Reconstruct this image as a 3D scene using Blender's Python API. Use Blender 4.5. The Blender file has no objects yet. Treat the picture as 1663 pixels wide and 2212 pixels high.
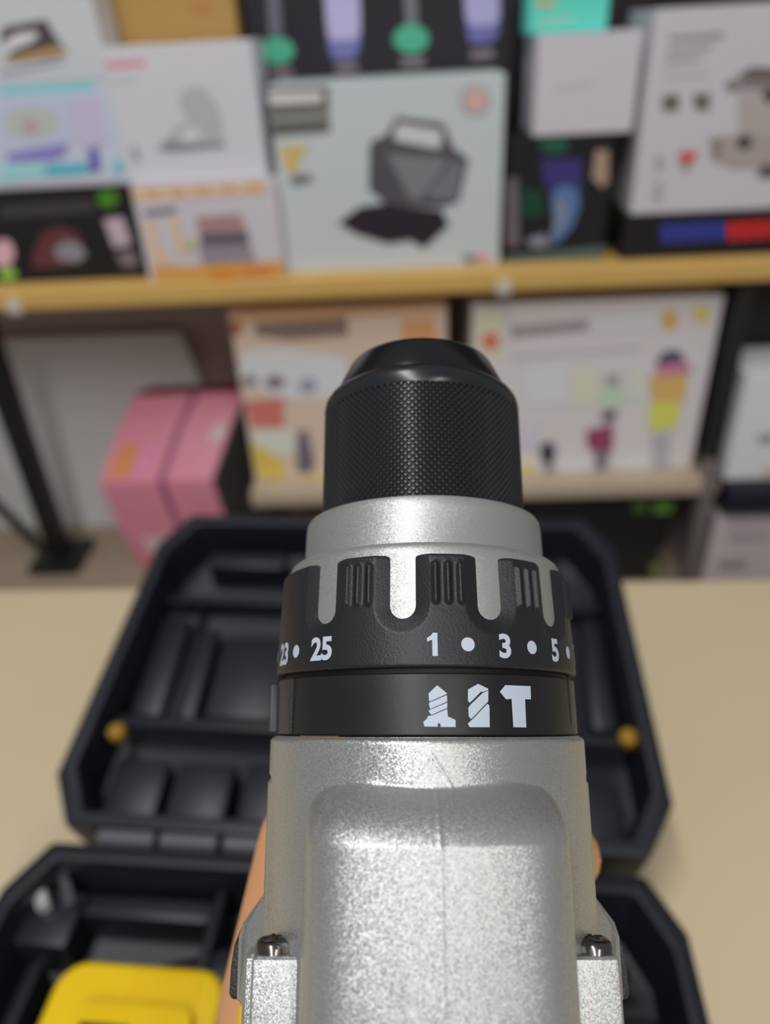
import bpy, bmesh, math, random
from mathutils import Vector, Matrix

random.seed(7)
scene = bpy.context.scene
COL = scene.collection
R = math.radians

# ---------------------------------------------------------------- camera
# hand-held phone camera, 1.15 m above the floor, looking down 33 degrees, rolled 3.2 degrees
TH, RHO = R(33.0), R(3.2)
FWD = Vector((0, math.cos(TH), -math.sin(TH)))
UP0 = Vector((0, math.sin(TH), math.cos(TH)))
RGT = Vector((1, 0, 0)) * math.cos(RHO) - UP0 * math.sin(RHO)
UPV = UP0 * math.cos(RHO) + Vector((1, 0, 0)) * math.sin(RHO)
cam_data = bpy.data.cameras.new('camera')
cam = bpy.data.objects.new('camera', cam_data)
COL.objects.link(cam)
cam.matrix_world = Matrix(((RGT.x, UPV.x, -FWD.x, 0), (RGT.y, UPV.y, -FWD.y, 0), (RGT.z, UPV.z, -FWD.z, 1.15), (0, 0, 0, 1)))
cam_data.sensor_fit = 'VERTICAL'
cam_data.sensor_height = 36.0
cam_data.sensor_width = 36.0
cam_data.lens = 1620 / 2212 * 36
cam_data.clip_start = 0.01
cam_data.dof.use_dof = True
cam_data.dof.focus_distance = 0.124
cam_data.dof.aperture_fstop = 9.2
scene.camera = cam

# ---------------------------------------------------------------- world, lamps, exposure
world = bpy.data.worlds.new('shop_ambient')
scene.world = world
world.use_nodes = True
bg = world.node_tree.nodes['Background']
bg.inputs[0].default_value = (0.80, 0.82, 0.86, 1)
bg.inputs[1].default_value = 0.24


def area(name, loc, target, sx, sy, power, col):
    l = bpy.data.lights.new(name, 'AREA')
    l.shape = 'RECTANGLE'
    l.size, l.size_y, l.energy, l.color = sx, sy, power, col
    o = bpy.data.objects.new(name, l)
    COL.objects.link(o)
    o.location = loc
    o.rotation_euler = (Vector(target) - Vector(loc)).to_track_quat('-Z', 'Y').to_euler()
    return o


# two rows of ceiling tubes running from above the table back over the viewer
area('ceiling_tube_lamp', (-0.40, -0.95, 2.75), (-0.40, -0.95, 0), 0.18, 3.0, 32, (0.97, 0.98, 1.0))
area('ceiling_tube_lamp', (0.75, -2.15, 2.75), (0.75, -2.15, 0), 0.18, 2.4, 21, (1.0, 0.98, 0.95))
vs = scene.view_settings
vs.view_transform = 'Standard'
vs.look = 'None'
vs.gamma = 1.0
vs.use_curve_mapping = False
vs.exposure = 0.15
scene.cycles.use_denoising = True


# ---------------------------------------------------------------- helpers
def lin(c):
    out = []
    for v in c:
        v = v / 255.0
        out.append(v / 12.92 if v <= 0.04045 else ((v + 0.055) / 1.055) ** 2.4)
    return out


MATS = {}


def mat(name, rgb, rough=0.5, metal=0.0, spec=0.5, gain=1.0, noise=0.0, nscale=40.0, bump=0.0, bscale=800.0, bdist=0.0002, coat=0.0):
    """plain procedural material; noise = relative colour variation, bump = fine relief"""
    if name in MATS:
        return MATS[name]
    m = bpy.data.materials.new(name)
    m.use_nodes = True
    nt = m.node_tree
    p = nt.nodes['Principled BSDF']
    c = [min(0.92, v * gain) for v in lin(rgb)]
    p.inputs['Base Color'].default_value = (*c, 1)
    p.inputs['Roughness'].default_value = rough
    p.inputs['Metallic'].default_value = metal
    p.inputs['Specular IOR Level'].default_value = spec
    p.inputs['Coat Weight'].default_value = coat
    tc = nt.nodes.new('ShaderNodeTexCoord')
    if noise > 0:
        n = nt.nodes.new('ShaderNodeTexNoise')
        n.inputs['Scale'].default_value = nscale
        n.inputs['Detail'].default_value = 4
        nt.links.new(tc.outputs['Object'], n.inputs['Vector'])
        mr = nt.nodes.new('ShaderNodeMapRange')
        mr.inputs['To Min'].default_value = 1 - noise
        mr.inputs['To Max'].default_value = 1 + noise
        nt.links.new(n.outputs['Fac'], mr.inputs['Value'])
        mx = nt.nodes.new('ShaderNodeVectorMath')
        mx.operation = 'SCALE'
        mx.inputs[0].default_value = c
        nt.links.new(mr.outputs[0], mx.inputs['Scale'])
        nt.links.new(mx.outputs[0], p.inputs['Base Color'])
    if bump > 0:
        n2 = nt.nodes.new('ShaderNodeTexNoise')
        n2.inputs['Scale'].default_value = bscale
        n2.inputs['Detail'].default_value = 3
        nt.links.new(tc.outputs['Object'], n2.inputs['Vector'])
        b = nt.nodes.new('ShaderNodeBump')
        b.inputs['Strength'].default_value = bump
        b.inputs['Distance'].default_value = bdist
        nt.links.new(n2.outputs['Fac'], b.inputs['Height'])
        nt.links.new(b.outputs[0], p.inputs['Normal'])
    MATS[name] = m
    return m


def flake_mat(name, rgb, rough, metal, scale, tilt, vary):
    """metallic paint: every flake (Voronoi cell) has its own slight tilt and brightness"""
    m = mat(name, rgb, rough, metal)
    nt = m.node_tree
    p = nt.nodes['Principled BSDF']
    tc = nt.nodes.new('ShaderNodeTexCoord')
    v = nt.nodes.new('ShaderNodeTexVoronoi')
    v.inputs['Scale'].default_value = scale
    nt.links.new(tc.outputs['Object'], v.inputs['Vector'])
    sub = nt.nodes.new('ShaderNodeVectorMath')
    sub.operation = 'SUBTRACT'
    sub.inputs[1].default_value = (0.5, 0.5, 0.5)
    nt.links.new(v.outputs['Color'], sub.inputs[0])
    sc = nt.nodes.new('ShaderNodeVectorMath')
    sc.operation = 'SCALE'
    sc.inputs['Scale'].default_value = tilt
    nt.links.new(sub.outputs[0], sc.inputs[0])
    g = nt.nodes.new('ShaderNodeNewGeometry')
    ad = nt.nodes.new('ShaderNodeVectorMath')
    nt.links.new(g.outputs['Normal'], ad.inputs[0])
    nt.links.new(sc.outputs[0], ad.inputs[1])
    no = nt.nodes.new('ShaderNodeVectorMath')
    no.operation = 'NORMALIZE'
    nt.links.new(ad.outputs[0], no.inputs[0])
    nt.links.new(no.outputs[0], p.inputs['Normal'])
    sep = nt.nodes.new('ShaderNodeSeparateColor')
    nt.links.new(v.outputs['Color'], sep.inputs[0])
    mr = nt.nodes.new('ShaderNodeMapRange')
    mr.inputs['To Min'].default_value = 1 - vary
    mr.inputs['To Max'].default_value = 1 + vary
    nt.links.new(sep.outputs[0], mr.inputs['Value'])
    mx = nt.nodes.new('ShaderNodeVectorMath')
    mx.operation = 'SCALE'
    mx.inputs[0].default_value = lin(rgb)
    nt.links.new(mr.outputs[0], mx.inputs['Scale'])
    nt.links.new(mx.outputs[0], p.inputs['Base Color'])
    return m


class MB:
    """collects shapes for one mesh object"""

    def __init__(self):
        self.v, self.f = [], []

    def add(self, verts, faces):
        k = len(self.v)
        self.v += [tuple(p) for p in verts]
        self.f += [tuple(i + k for i in fc) for fc in faces]
        return self

    def box(self, x0, x1, y0, y1, z0, z1):
        vs_ = [(x0, y0, z0), (x1, y0, z0), (x1, y1, z0), (x0, y1, z0), (x0, y0, z1), (x1, y0, z1), (x1, y1, z1), (x0, y1, z1)]
        return self.add(vs_, [(3, 2, 1, 0), (4, 5, 6, 7), (0, 1, 5, 4), (1, 2, 6, 5), (2, 3, 7, 6), (3, 0, 4, 7)])

    def lathe(self, prof, seg=96, closed=False):
        """profile of (s, radius) turned about the Y axis"""
        n = len(prof)
        vs_ = []
        for k in range(seg):
            t = 2 * math.pi * k / seg
            for s, rad in prof:
                vs_.append((rad * math.sin(t), s, rad * math.cos(t)))
        fs = []
        for k in range(seg):
            k2 = (k + 1) % seg
            for i in range(n - 1):
                fs.append((k * n + i, k * n + i + 1, k2 * n + i + 1, k2 * n + i))
        return self.add(vs_, fs)

    def prism(self, pts, z0, z1, zt=None):
        """polygon (x, y), counter-clockwise, between z0 and z1 (zt: z per vertex for the top)"""
        n = len(pts)
        top = zt or [z1] * n
        vs_ = [(x, y, z0) for x, y in pts] + [(x, y, z) for (x, y), z in zip(pts, top)]
        fs = [tuple(range(n - 1, -1, -1)), tuple(range(n, 2 * n))]
        for i in range(n):
            j = (i + 1) % n
            fs.append((i, j, n + j, n + i))
        return self.add(vs_, fs)

    def tube(self, p0, p1, r0, r1=None, seg=16):
        r1 = r0 if r1 is None else r1
        p0, p1 = Vector(p0), Vector(p1)
        d = (p1 - p0).normalized()
        a = d.orthogonal().normalized()
        b = d.cross(a)
        vs_ = []
        for q, rr in ((p0, r0), (p1, r1)):
            for k in range(seg):
                t = 2 * math.pi * k / seg
                vs_.append(q + a * rr * math.cos(t) + b * rr * math.sin(t))
        fs = [(k, (k + 1) % seg, seg + (k + 1) % seg, seg + k) for k in range(seg)]
        fs += [tuple(range(seg - 1, -1, -1)), tuple(range(seg, 2 * seg))]
        return self.add(vs_, fs)

    def build(self, name, m, parent=None, smooth=None, bevel=0.0, seg=2):
        me = bpy.data.meshes.new(name)
        me.from_pydata(self.v, [], self.f)
        bm = bmesh.new()
        bm.from_mesh(me)
        bmesh.ops.recalc_face_normals(bm, faces=bm.faces)
        if bevel > 0:
            ed = [e for e in bm.edges if len(e.link_faces) == 2 and e.calc_face_angle(0) > R(25)]
            bmesh.ops.bevel(bm, geom=ed, offset=bevel, offset_type='OFFSET', segments=seg, profile=0.6, affect='EDGES', clamp_overlap=True)
        bm.to_mesh(me)
        bm.free()
        o = link(name, me, m, parent)
        if smooth is not None or bevel > 0:
            shade(me, 35 if smooth is None else smooth)
        return o


def shade(me, ang):
    for p in me.polygons:
        p.use_smooth = True
    me.set_sharp_from_angle(angle=R(ang))


def link(name, me, m, parent=None):
    o = bpy.data.objects.new(name, me)
    COL.objects.link(o)
    if m is not None:
        me.materials.append(m)
    if parent is not None:
        o.parent = parent
    return o


def tag(o, label, cat, group=None, kind=None):
    o['label'] = label
    o['category'] = cat
    if group:
        o['group'] = group
    if kind:
        o['kind'] = kind
    return o


def empty(name, loc=(0, 0, 0), rz=0.0):
    o = bpy.data.objects.new(name, None)
    COL.objects.link(o)
    o.location = loc
    o.rotation_euler = (0, 0, rz)
    return o


# ---------------------------------------------------------------- setting
floor = MB().box(-3, 3, -3, 2.2, -0.05, 0.0).build('floor', mat('floor_tile', (150, 142, 132), 0.5, noise=0.08, nscale=6))
floor['kind'] = 'structure'
wall = MB().box(-3, 3, 2.2, 2.3, 0, 3.0).build('wall_back', mat('wall_paint', (190, 186, 180), 0.8, noise=0.03))
wall['kind'] = 'structure'

# ---------------------------------------------------------------- table (its far edge turned 3.8 degrees)
kraft = mat('kraft_paper', (217, 198, 162), 0.62, noise=0.05, nscale=9, spec=0.3)
T_YAW = R(-3.84)
table = empty('table', (-0.013, 0.5027, 0.0), T_YAW)
tag(table, 'long table covered in beige kraft paper under the tool case', 'table')
MB().box(-1.0, 1.0, -0.95, 0.0, 0.722, 0.75).build('table_top', kraft, table, bevel=0.002)
grey_leg = mat('table_leg_paint', (70, 70, 74), 0.5)
for lx in (-0.93, 0.93):
    for ly in (-0.88, -0.07):
        MB().box(lx - 0.025, lx + 0.025, ly - 0.025, ly + 0.025, 0.0, 0.722).build('leg', grey_leg, table, bevel=0.003)

# ---------------------------------------------------------------- shop rack (front plane turned 3 degrees)
S_YAW = R(-3.0)
S_ORG = Vector((0.0, 0.95, 0.0))
RM = Matrix.Translation(S_ORG) @ Matrix.Rotation(S_YAW, 4, 'Z')
S_OFF = RM.to_3x3().inverted() @ S_ORG      # frame origin measured along the rack
S_OFF = S_OFF.x


def rack_pt(x, d, z):
    """x along the rack (measured from the world origin), d behind its front plane"""
    return RM @ Vector((x - S_OFF, d, z))


wood = mat('shelf_wood', (230, 186, 106), 0.45, noise=0.07, nscale=14, spec=0.4)
rack = empty('display_rack', (0.0, 0.95, 0.0), S_YAW)
tag(rack, 'wooden shelved shop rack loaded with cartons behind the table', 'rack')
SX = S_OFF


def rbox(mb, x0, x1, d0, d1, z0, z1):
    return mb.box(x0 - SX, x1 - SX, d0, d1, z0, z1)


rbox(MB(), -1.05, 1.05, 0.0, 0.345, 0.859, 0.888).build('upper_shelf', wood, rack, bevel=0.006, seg=3)
cream = mat('lower_shelf_board', (205, 186, 160), 0.5, noise=0.05, nscale=14)
rbox(MB(), -0.25, 0.44, 0.0, 0.345, 0.548, 0.572).build('lower_shelf', cream, rack, bevel=0.003)
rbox(MB(), 0.446, 1.05, -0.03, 0.345, 0.535, 0.571).build('lower_shelf', mat('navy_board', (28, 26, 44), 0.5), rack, bevel=0.003)
rbox(MB(), -1.05, 1.05, -0.02, 0.345, 0.325, 0.351).build('base_deck', mat('deck_board', (176, 158, 136), 0.6, noise=0.06, nscale=12), rack, bevel=0.003)
rbox(MB(), -1.05, 1.05, 0.345, 0.36, 0.0, 0.873).build('back_panel', mat('back_board', (196, 176, 170), 0.7, noise=0.04), rack)
rbox(MB(), -1.05, 1.05, 0.345, 0.36, 0.873, 1.95).build('back_panel', mat('shaded_back_board', (46, 40, 41), 0.7, noise=0.05), rack)  # upper panel darkened: shade of the gaps between cartons put into its colour
iron = mat('dark_iron', (42, 44, 42), 0.45, 0.3)
steel_post = mat('post_steel', (150, 142, 140), 0.4, 0.5)
for (px, d, w, zt, m_) in ((-0.656, 0.15, 0.016, 0.86, iron), (-1.02, 0.328, 0.02, 1.95, iron), (1.02, 0.328, 0.02, 1.95, iron)):
    rbox(MB(), px - w, px + w, d - 0.016, d + 0.016, 0.351 if d < 0.3 else 0, zt).build('post', m_, rack, bevel=0.002)
rbox(MB(), -0.70, -0.61, 0.10, 0.20, 0.3505, 0.366).build('post_foot', iron, rack, bevel=0.004)
MB().tube((-0.656 - SX, 0.12, 0.37), (-0.80 - SX, 0.12, 0.64), 0.009).build('brace', iron, rack, smooth=40)
rbox(MB(), -0.272, -0.252, 0.31, 0.34, 0.351, 0.859).build('post', mat('back_board', (196, 176, 170), 0.7, noise=0.04), rack, bevel=0.002)
rbox(MB(), 0.416, 0.434, -0.004, 0.02, 0.3505, 0.60).build('post', steel_post, rack, bevel=0.002)
rbox(MB(), 0.420, 0.440, 0.02, 0.05, 0.572, 0.859).build('post', iron, rack, bevel=0.002)
clip_m = mat('clip_plastic', (225, 215, 200), 0.3)
for px in (-0.514, 0.1155):
    rbox(MB(), px - 0.009, px + 0.009, -0.004, 0.001, 0.857, 0.876).build('label_clip', clip_m, rack, bevel=0.001)

CARTONS = [
    ('appliance_carton', 'white carton with a steam iron picture, on top of the cyan striped carton',
     0.03, -0.58, -0.338, 1.111, 1.3, 0.065, (176, 178, 182), [
        ('printed_iron', (70, 62, 68), [(130.7, 50.1), (138.9, 56.3), (166, 59.2), (186.5, 60.7), (192.1, 45.5), (201.3, 28.2), (183.7, 23.9), (146.2, 22.1), (125.8, 23.1), (137.3, 32.9), (129.4, 40)]),
        ('printed_iron_window', (196, 188, 190), [(132, 41.6), (148.7, 49.2), (171.4, 50.7), (172.9, 45.6), (162.1, 40.2), (146.7, 36.7), (132.7, 31.4)]),
        ('printed_iron_sole', (165, 130, 85), [(126.1, 23.9), (135.9, 28.6), (193.4, 36.2), (201.3, 28.2), (163.2, 23.9)]),
        ('printed_line', (120, 125, 150), [(118.6, 13.8), (150.7, 16.7), (197.6, 22.3), (194.9, 19.9), (151.9, 14), (117.5, 10.4)]),
    ]),
    ('appliance_carton', 'cyan striped carton with a blue kitchen picture, between the iron carton and the black carton',
     0.03, -0.58, -0.34, 1.001, 1.1105, 0.065, (172, 178, 196), [
        ('printed_band', (95, 190, 200), [(113.7, 108.5), (222.2, 108.5), (221.4, 102.3), (111.3, 101.9)]),
        ('printed_picture', (165, 172, 215), [(109.5, 96.6), (191.6, 96.5), (182.4, 56.2), (172.3, 43.2), (88.3, 33.3)]),
        ('printed_dish', (165, 168, 160), [(171.3, 69.8), (167.1, 63.6), (158.6, 58.4), (147.1, 55.2), (134.5, 54.5), (122.6, 56.3), (113.4, 60.4), (108.3, 66.2), (108, 72.7), (112.5, 78.9), (121, 83.9), (132.4, 87), (144.8, 87.7), (156.4, 85.9), (165.5, 81.9), (170.8, 76.3)]),
        ('printed_dish_centre', (165, 140, 150), [(145.9, 67.2), (144.3, 64.4), (141.5, 62.1), (137.9, 60.6), (134.1, 60.2), (130.6, 60.9), (128, 62.7), (126.7, 65.2), (126.9, 68.1), (128.5, 70.9), (131.3, 73.2), (134.9, 74.6), (138.7, 75), (142.2, 74.3), (144.7, 72.6), (146.1, 70.1)]),
        ('printed_tub', (120, 112, 180), [(99.6, 40.6), (176.1, 48.8), (170.1, 35.5), (153.3, 30.4), (98.6, 30.8)]),
        ('printed_panel', (175, 165, 190), [(193.7, 96.4), (223.1, 96.8), (223, 46.7), (200.1, 42), (183, 50.4)]),
        ('printed_bottle', (85, 80, 160), [(200.1, 42), (210.3, 43.5), (208.6, 16.1), (193.2, 15.8)]),
        ('printed_band', (130, 190, 205), [(86.4, 27.4), (139.2, 27.1), (137.5, 14.2), (80.5, 9.7)]),
        ('printed_band', (45, 165, 180), [(142.1, 26), (193.6, 25.7), (190.7, 14.9), (139.3, 14.2)]),
        ('printed_band', (70, 175, 185), [(226.3, 25.3), (235.4, 26.8), (234.7, 15), (224.5, 13.5)]),
        ('printed_strip', (160, 155, 158), [(79.1, 5.7), (232.6, 6.1), (231.3, 1), (76.4, 1)]),
    ]),
    ('appliance_carton', 'low black carton with a dark red appliance picture and a green dot',
     0.03, -0.58, -0.343, 0.888, 1.0005, 0.065, (22, 20, 24), [
        ('printed_dot', (62, 120, 22), [(221.2, 97.2), (219.3, 93.2), (215.6, 89.8), (210.9, 87.7), (205.7, 87), (201, 88.1), (197.4, 90.6), (195.5, 94.2), (195.6, 98.3), (197.6, 102.3), (201.3, 105.6), (206, 107.7), (211.1, 108.3), (215.8, 107.3), (219.3, 104.8), (221.3, 101.3)]),
        ('printed_strip', (55, 50, 54), [(71.6, 96.3), (189.3, 97.5), (190, 82.9), (66.1, 79.7)]),
        ('printed_appliance', (88, 42, 48), [(88.5, 19.3), (97.7, 41.4), (115.1, 60.4), (138.4, 69.1), (159, 60.7), (164.5, 38.6), (152.7, 21.2), (116.5, 18.1)]),
        ('printed_bowl', (120, 118, 124), [(123.1, 40.3), (140, 50.6), (157.7, 47.7), (165, 31.9), (151, 23.5), (126.1, 26.8)]),
        ('printed_fruit', (225, 150, 160), [(71.4, 38), (68.1, 31.3), (63.1, 25.6), (57.1, 21.9), (51.1, 20.8), (46, 22.4), (42.7, 26.5), (41.5, 32.4), (42.7, 39.2), (46.1, 45.9), (51.1, 51.4), (57, 55), (62.8, 56.1), (67.8, 54.5), (71.2, 50.6), (72.5, 44.8)]),
        ('printed_leaf', (130, 180, 60), [(45, 16.5), (60.5, 20.4), (66.5, 13.3), (63.1, 6.5), (41.1, 5.1)]),
        ('lettering_line', (170, 150, 158), [(196.8, 74.1), (222.2, 76.2), (225.7, 42.7), (201.8, 39.3)]),
        ('lettering_line', (110, 95, 100), [(202.4, 32.6), (226.4, 36), (229.9, 15.7), (207.3, 14.4)]),
    ]),
    ('appliance_carton', 'orange and white carton with a toaster picture at the shelf edge',
     0.006, -0.333, -0.158, 0.888, 1.003, 0.09, (178, 172, 178), [
        ('printed_band', (215, 150, 110), [(1, 111.6), (161.5, 114), (161.6, 99.6), (1, 97.5)]),
        ('printed_stripe', (232, 190, 160), [(5.7, 107.7), (14.4, 107.9), (16.1, 100.8), (7.3, 100.6)]),
        ('printed_stripe', (232, 190, 160), [(36.1, 108.4), (44.8, 108.6), (46.6, 101.5), (37.9, 101.3)]),
        ('printed_stripe', (232, 190, 160), [(66.5, 109), (75.1, 109.3), (77, 102.2), (68.3, 102)]),
        ('printed_stripe', (232, 190, 160), [(96.7, 109.7), (105.3, 109.9), (107.3, 102.9), (98.7, 102.7)]),
        ('printed_stripe', (232, 190, 160), [(126.8, 110.4), (135.4, 110.6), (137.5, 103.6), (128.9, 103.4)]),
        ('lettering_line', (105, 105, 110), [(10.7, 86.9), (50.6, 89.2), (50.3, 82.1), (10.7, 79.7)]),
        ('printed_arc', (222, 165, 140), [(6.9, 74.7), (22.4, 75), (21.6, 40.2), (40.5, 22), (8.4, 21.1)]),
        ('printed_arc', (222, 165, 140), [(37.9, 75.4), (51.2, 75.9), (51.9, 45.4), (60.1, 29.9), (43.1, 35)]),
        ('printed_toaster_top', (150, 115, 115), [(73.4, 77), (128.2, 77.8), (133.8, 56.8), (73.8, 55.1)]),
        ('printed_toaster', (85, 78, 92), [(74.2, 57.2), (133.8, 56.8), (133.9, 42), (73.7, 42.3)]),
        ('printed_toaster_side', (130, 120, 130), [(69.2, 42.5), (133.9, 42), (139.7, 20.1), (72, 20.7)]),
        ('printed_leaf', (170, 160, 90), [(54.5, 47.4), (66.8, 53.3), (66.6, 40.5), (57.3, 38.7)]),
        ('printed_band', (225, 140, 60), [(6.8, 18.9), (174, 20.8), (174, 1), (7.2, 1)]),
        ('printed_block', (222, 115, 15), [(79.4, 11.5), (113.5, 11.2), (112.7, 1), (79.6, 1)]),
        ('printed_block', (205, 115, 50), [(118.5, 14.3), (152.5, 15.2), (159.5, 1), (120.5, 1)]),
    ]),
    ('appliance_carton', 'plain white carton with a grey iron picture, standing on the orange carton',
     0.018, -0.337, -0.168, 1.0035, 1.143, 0.075, (182, 181, 186), [
        ('lettering_line', (205, 120, 135), [(2.6, 125.5), (47.1, 126), (47.4, 120), (2.6, 119)]),
        ('lettering_line', (165, 168, 170), [(4.3, 108.2), (33.2, 109.5), (33.4, 106), (4.5, 104.7)]),
        ('printed_iron_body', (160, 158, 160), [(80.2, 90.6), (91.7, 97.2), (107.9, 96.4), (117.9, 83.6), (123.3, 67.1), (122.2, 35.6), (45.4, 33.3), (41.8, 36.3), (72.1, 60.3), (85.2, 63.4), (77.8, 78.2)]),
        ('printed_iron_gap', (186, 184, 188), [(69.2, 45.5), (86.6, 59.6), (99.1, 47.9), (85.2, 41)]),
        ('printed_iron_base', (125, 122, 125), [(41.6, 35.4), (60.8, 45.9), (66.3, 41.9), (122.9, 39.4), (123.1, 34.6), (57.9, 31.8)]),
        ('lettering_line', (135, 138, 142), [(11.9, 40.5), (18.3, 40.6), (20, 24.8), (11.3, 24.2)]),
    ]),
    ('shipping_carton', 'plain brown cardboard carton standing behind the white iron carton',
     0.1, -0.372, -0.197, 0.888, 1.33, 0.12, (152, 120, 68), [
        ('printed_mark', (165, 105, 60), [(122.1, 292.8), (149.1, 291.5), (145.5, 283.1), (136.5, 280), (124.6, 284)]),
    ]),
    ('lamp_carton', 'large black carton with green and lavender lamp pictures behind the sandwich maker carton',
     0.125, -0.192, 0.132, 0.888, 1.33, 0.1, (36, 33, 38), [
        ('printed_lamp_stem', (95, 95, 105), [(31.3, 318.3), (46.3, 317.6), (43.6, 256.2), (27.4, 257)]),
        ('printed_green_lamp', (66, 160, 125), [(56.5, 240), (54.3, 234.5), (49.1, 230), (41.7, 227.2), (33.3, 226.4), (25.2, 227.9), (18.6, 231.4), (14.6, 236.4), (13.7, 242), (16.1, 247.4), (21.4, 251.8), (28.7, 254.6), (36.9, 255.3), (44.9, 253.8), (51.4, 250.4), (55.5, 245.6)]),
        ('printed_caption', (115, 100, 105), [(21.7, 222.8), (51.8, 223.3), (51, 212.8), (22.4, 211.3)]),
        ('printed_lavender_lamp_tail', (105, 102, 160), [(98.4, 262.7), (139.2, 260.8), (136.8, 240.9), (129.4, 228.2), (103, 228.5), (98.8, 242.7)]),
        ('printed_lavender_lamp', (165, 155, 200), [(98.1, 340.1), (141.5, 338), (138.9, 257.2), (132.9, 248.4), (101.5, 249), (98.1, 259.1)]),
        ('printed_caption', (120, 108, 115), [(104.8, 223.7), (132.4, 224.3), (132.9, 214.8), (106.3, 214.1)]),
        ('printed_lamp_stem', (105, 105, 112), [(190.5, 319.1), (206.4, 318.4), (207.6, 257.6), (193.8, 258.3)]),
        ('printed_green_lamp', (66, 160, 125), [(220.9, 244.7), (219.2, 239), (214.4, 234.3), (207.3, 231.4), (199, 230.6), (190.7, 232.1), (183.8, 235.8), (179.3, 240.9), (177.8, 246.7), (179.7, 252.3), (184.6, 256.9), (191.6, 259.8), (199.8, 260.5), (207.9, 259), (214.8, 255.5), (219.4, 250.5)]),
        ('printed_caption', (118, 105, 110), [(186.2, 226.5), (214.6, 227.1), (215.5, 216.7), (186.9, 216.1)]),
        ('printed_lavender_lamp_tail', (98, 96, 155), [(265.1, 271), (305.2, 269.1), (304.9, 247.7), (296.7, 237.1), (270.9, 237.4), (266, 251.3)]),
        ('printed_lavender_lamp', (155, 148, 192), [(259.3, 332.3), (301.9, 330.3), (305.4, 262), (298.2, 255.2), (270.6, 255.6), (264.5, 263.9)]),
        ('printed_caption', (120, 108, 112), [(271, 230.1), (299, 230.6), (299.3, 221.3), (272.2, 220.7)]),
    ]),
    ('sandwich_maker_carton', 'white carton with a black sandwich maker picture',
     0.02, -0.1572, 0.111, 0.888, 1.098, 0.095, (172, 177, 178), [
        ('printed_label', (88, 88, 84), [(1, 207.3), (69.8, 207.1), (67.1, 159.4), (1, 158.1)]),
        ('lettering_line', (190, 182, 180), [(1, 202.7), (62.7, 201.8), (60.2, 190.7), (1, 191)]),
        ('lettering_line', (140, 136, 128), [(1, 179.2), (66.4, 180.2), (65.9, 174.8), (1, 174.3)]),
        ('printed_sandwich', (188, 160, 95), [(6.8, 148), (42.6, 148.3), (28.2, 131.8), (24.6, 118.3), (9.9, 120.9)]),
        ('printed_plate', (100, 100, 104), [(15.7, 115.7), (39.4, 116.7), (42.8, 107.6), (16.5, 103.8)]),
        ('printed_badge', (148, 148, 152), [(251.9, 184.4), (250.7, 178.5), (247, 173.5), (241.3, 170.3), (234.5, 169.4), (227.6, 170.9), (221.8, 174.6), (217.9, 179.9), (216.5, 186), (217.8, 191.9), (221.6, 196.8), (227.2, 199.8), (233.9, 200.7), (240.7, 199.2), (246.4, 195.6), (250.4, 190.4)]),
        ('printed_badge_centre', (215, 150, 140), [(246.9, 184.6), (246.1, 180.4), (243.5, 177), (239.7, 174.7), (235, 174.1), (230.4, 175.1), (226.4, 177.7), (223.7, 181.5), (222.7, 185.7), (223.6, 189.9), (226.2, 193.3), (230, 195.5), (234.6, 196.1), (239.2, 195.1), (243.2, 192.5), (245.9, 188.9)]),
        ('printed_lid', (72, 68, 78), [(112.6, 147.1), (132.7, 154.7), (144.8, 172.5), (198.9, 163.7), (210.2, 137.2), (228, 124.9), (216.8, 78.1), (196.3, 71.8), (127.2, 79.9), (108.6, 96.8)]),
        ('printed_handle_hole', (182, 180, 183), [(145.6, 166.1), (196.8, 156.4), (195.6, 138.2), (190.4, 137.6), (143.9, 147.6), (140.9, 151.5)]),
        ('printed_plate_panel', (112, 110, 114), [(131.8, 134.9), (206, 125.9), (170.5, 82.1), (157.6, 84.7)]),
        ('printed_plate_panel', (105, 102, 112), [(211.3, 123.8), (221.8, 119.4), (213.6, 80.2), (189.9, 81.2), (177.1, 87.9)]),
        ('printed_base', (38, 30, 40), [(69, 59.6), (96.6, 77.1), (127.2, 79.9), (196.3, 68.7), (205, 51.7), (173.8, 25.3), (156.2, 35.7), (129.4, 32.6), (90.1, 46)]),
        ('printed_flag', (105, 108, 112), [(222.8, 14.6), (238.5, 13.9), (238.6, 5.1), (222.9, 5.8)]),
        ('printed_flag', (205, 135, 130), [(238.9, 15), (256.3, 14.3), (256.6, 4.4), (239.1, 5.1)]),
    ]),
    ('figurine_carton', 'dark carton with a glowing blue and teal picture under the small white box',
     0.03, 0.117, 0.243, 0.888, 1.031, 0.11, (20, 20, 24), [
        ('printed_green_glow', (22, 80, 62), [(72, 132.9), (71, 129.6), (67.5, 126.9), (62.2, 125.3), (55.7, 124.9), (49.1, 125.8), (43.5, 128), (39.6, 131), (38.1, 134.4), (39.1, 137.7), (42.6, 140.4), (48, 142), (54.4, 142), (60.9, 141.4), (66.5, 139.3), (70.4, 136.3)]),
        ('printed_purple_glow', (48, 42, 105), [(40, 119.7), (88.4, 117.5), (91.4, 85.4), (63, 82.7), (46.1, 89.2)]),
        ('printed_blue_figure', (70, 100, 150), [(54.9, 81.1), (68.5, 90.2), (87.5, 83.6), (91.2, 65.9), (85, 42.2), (71.6, 26.4), (59.5, 18.6), (62, 41.2), (58.6, 59.4)]),
        ('printed_pale_figure', (105, 118, 140), [(59.8, 71.2), (73.9, 74.5), (77.7, 54.6), (66.7, 34.8), (56.7, 27), (61.6, 47.2)]),
        ('printed_pale_foot', (120, 118, 132), [(29.1, 28.2), (47.8, 33.6), (59.2, 22.8), (48.9, 17), (31.7, 19.8)]),
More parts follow.
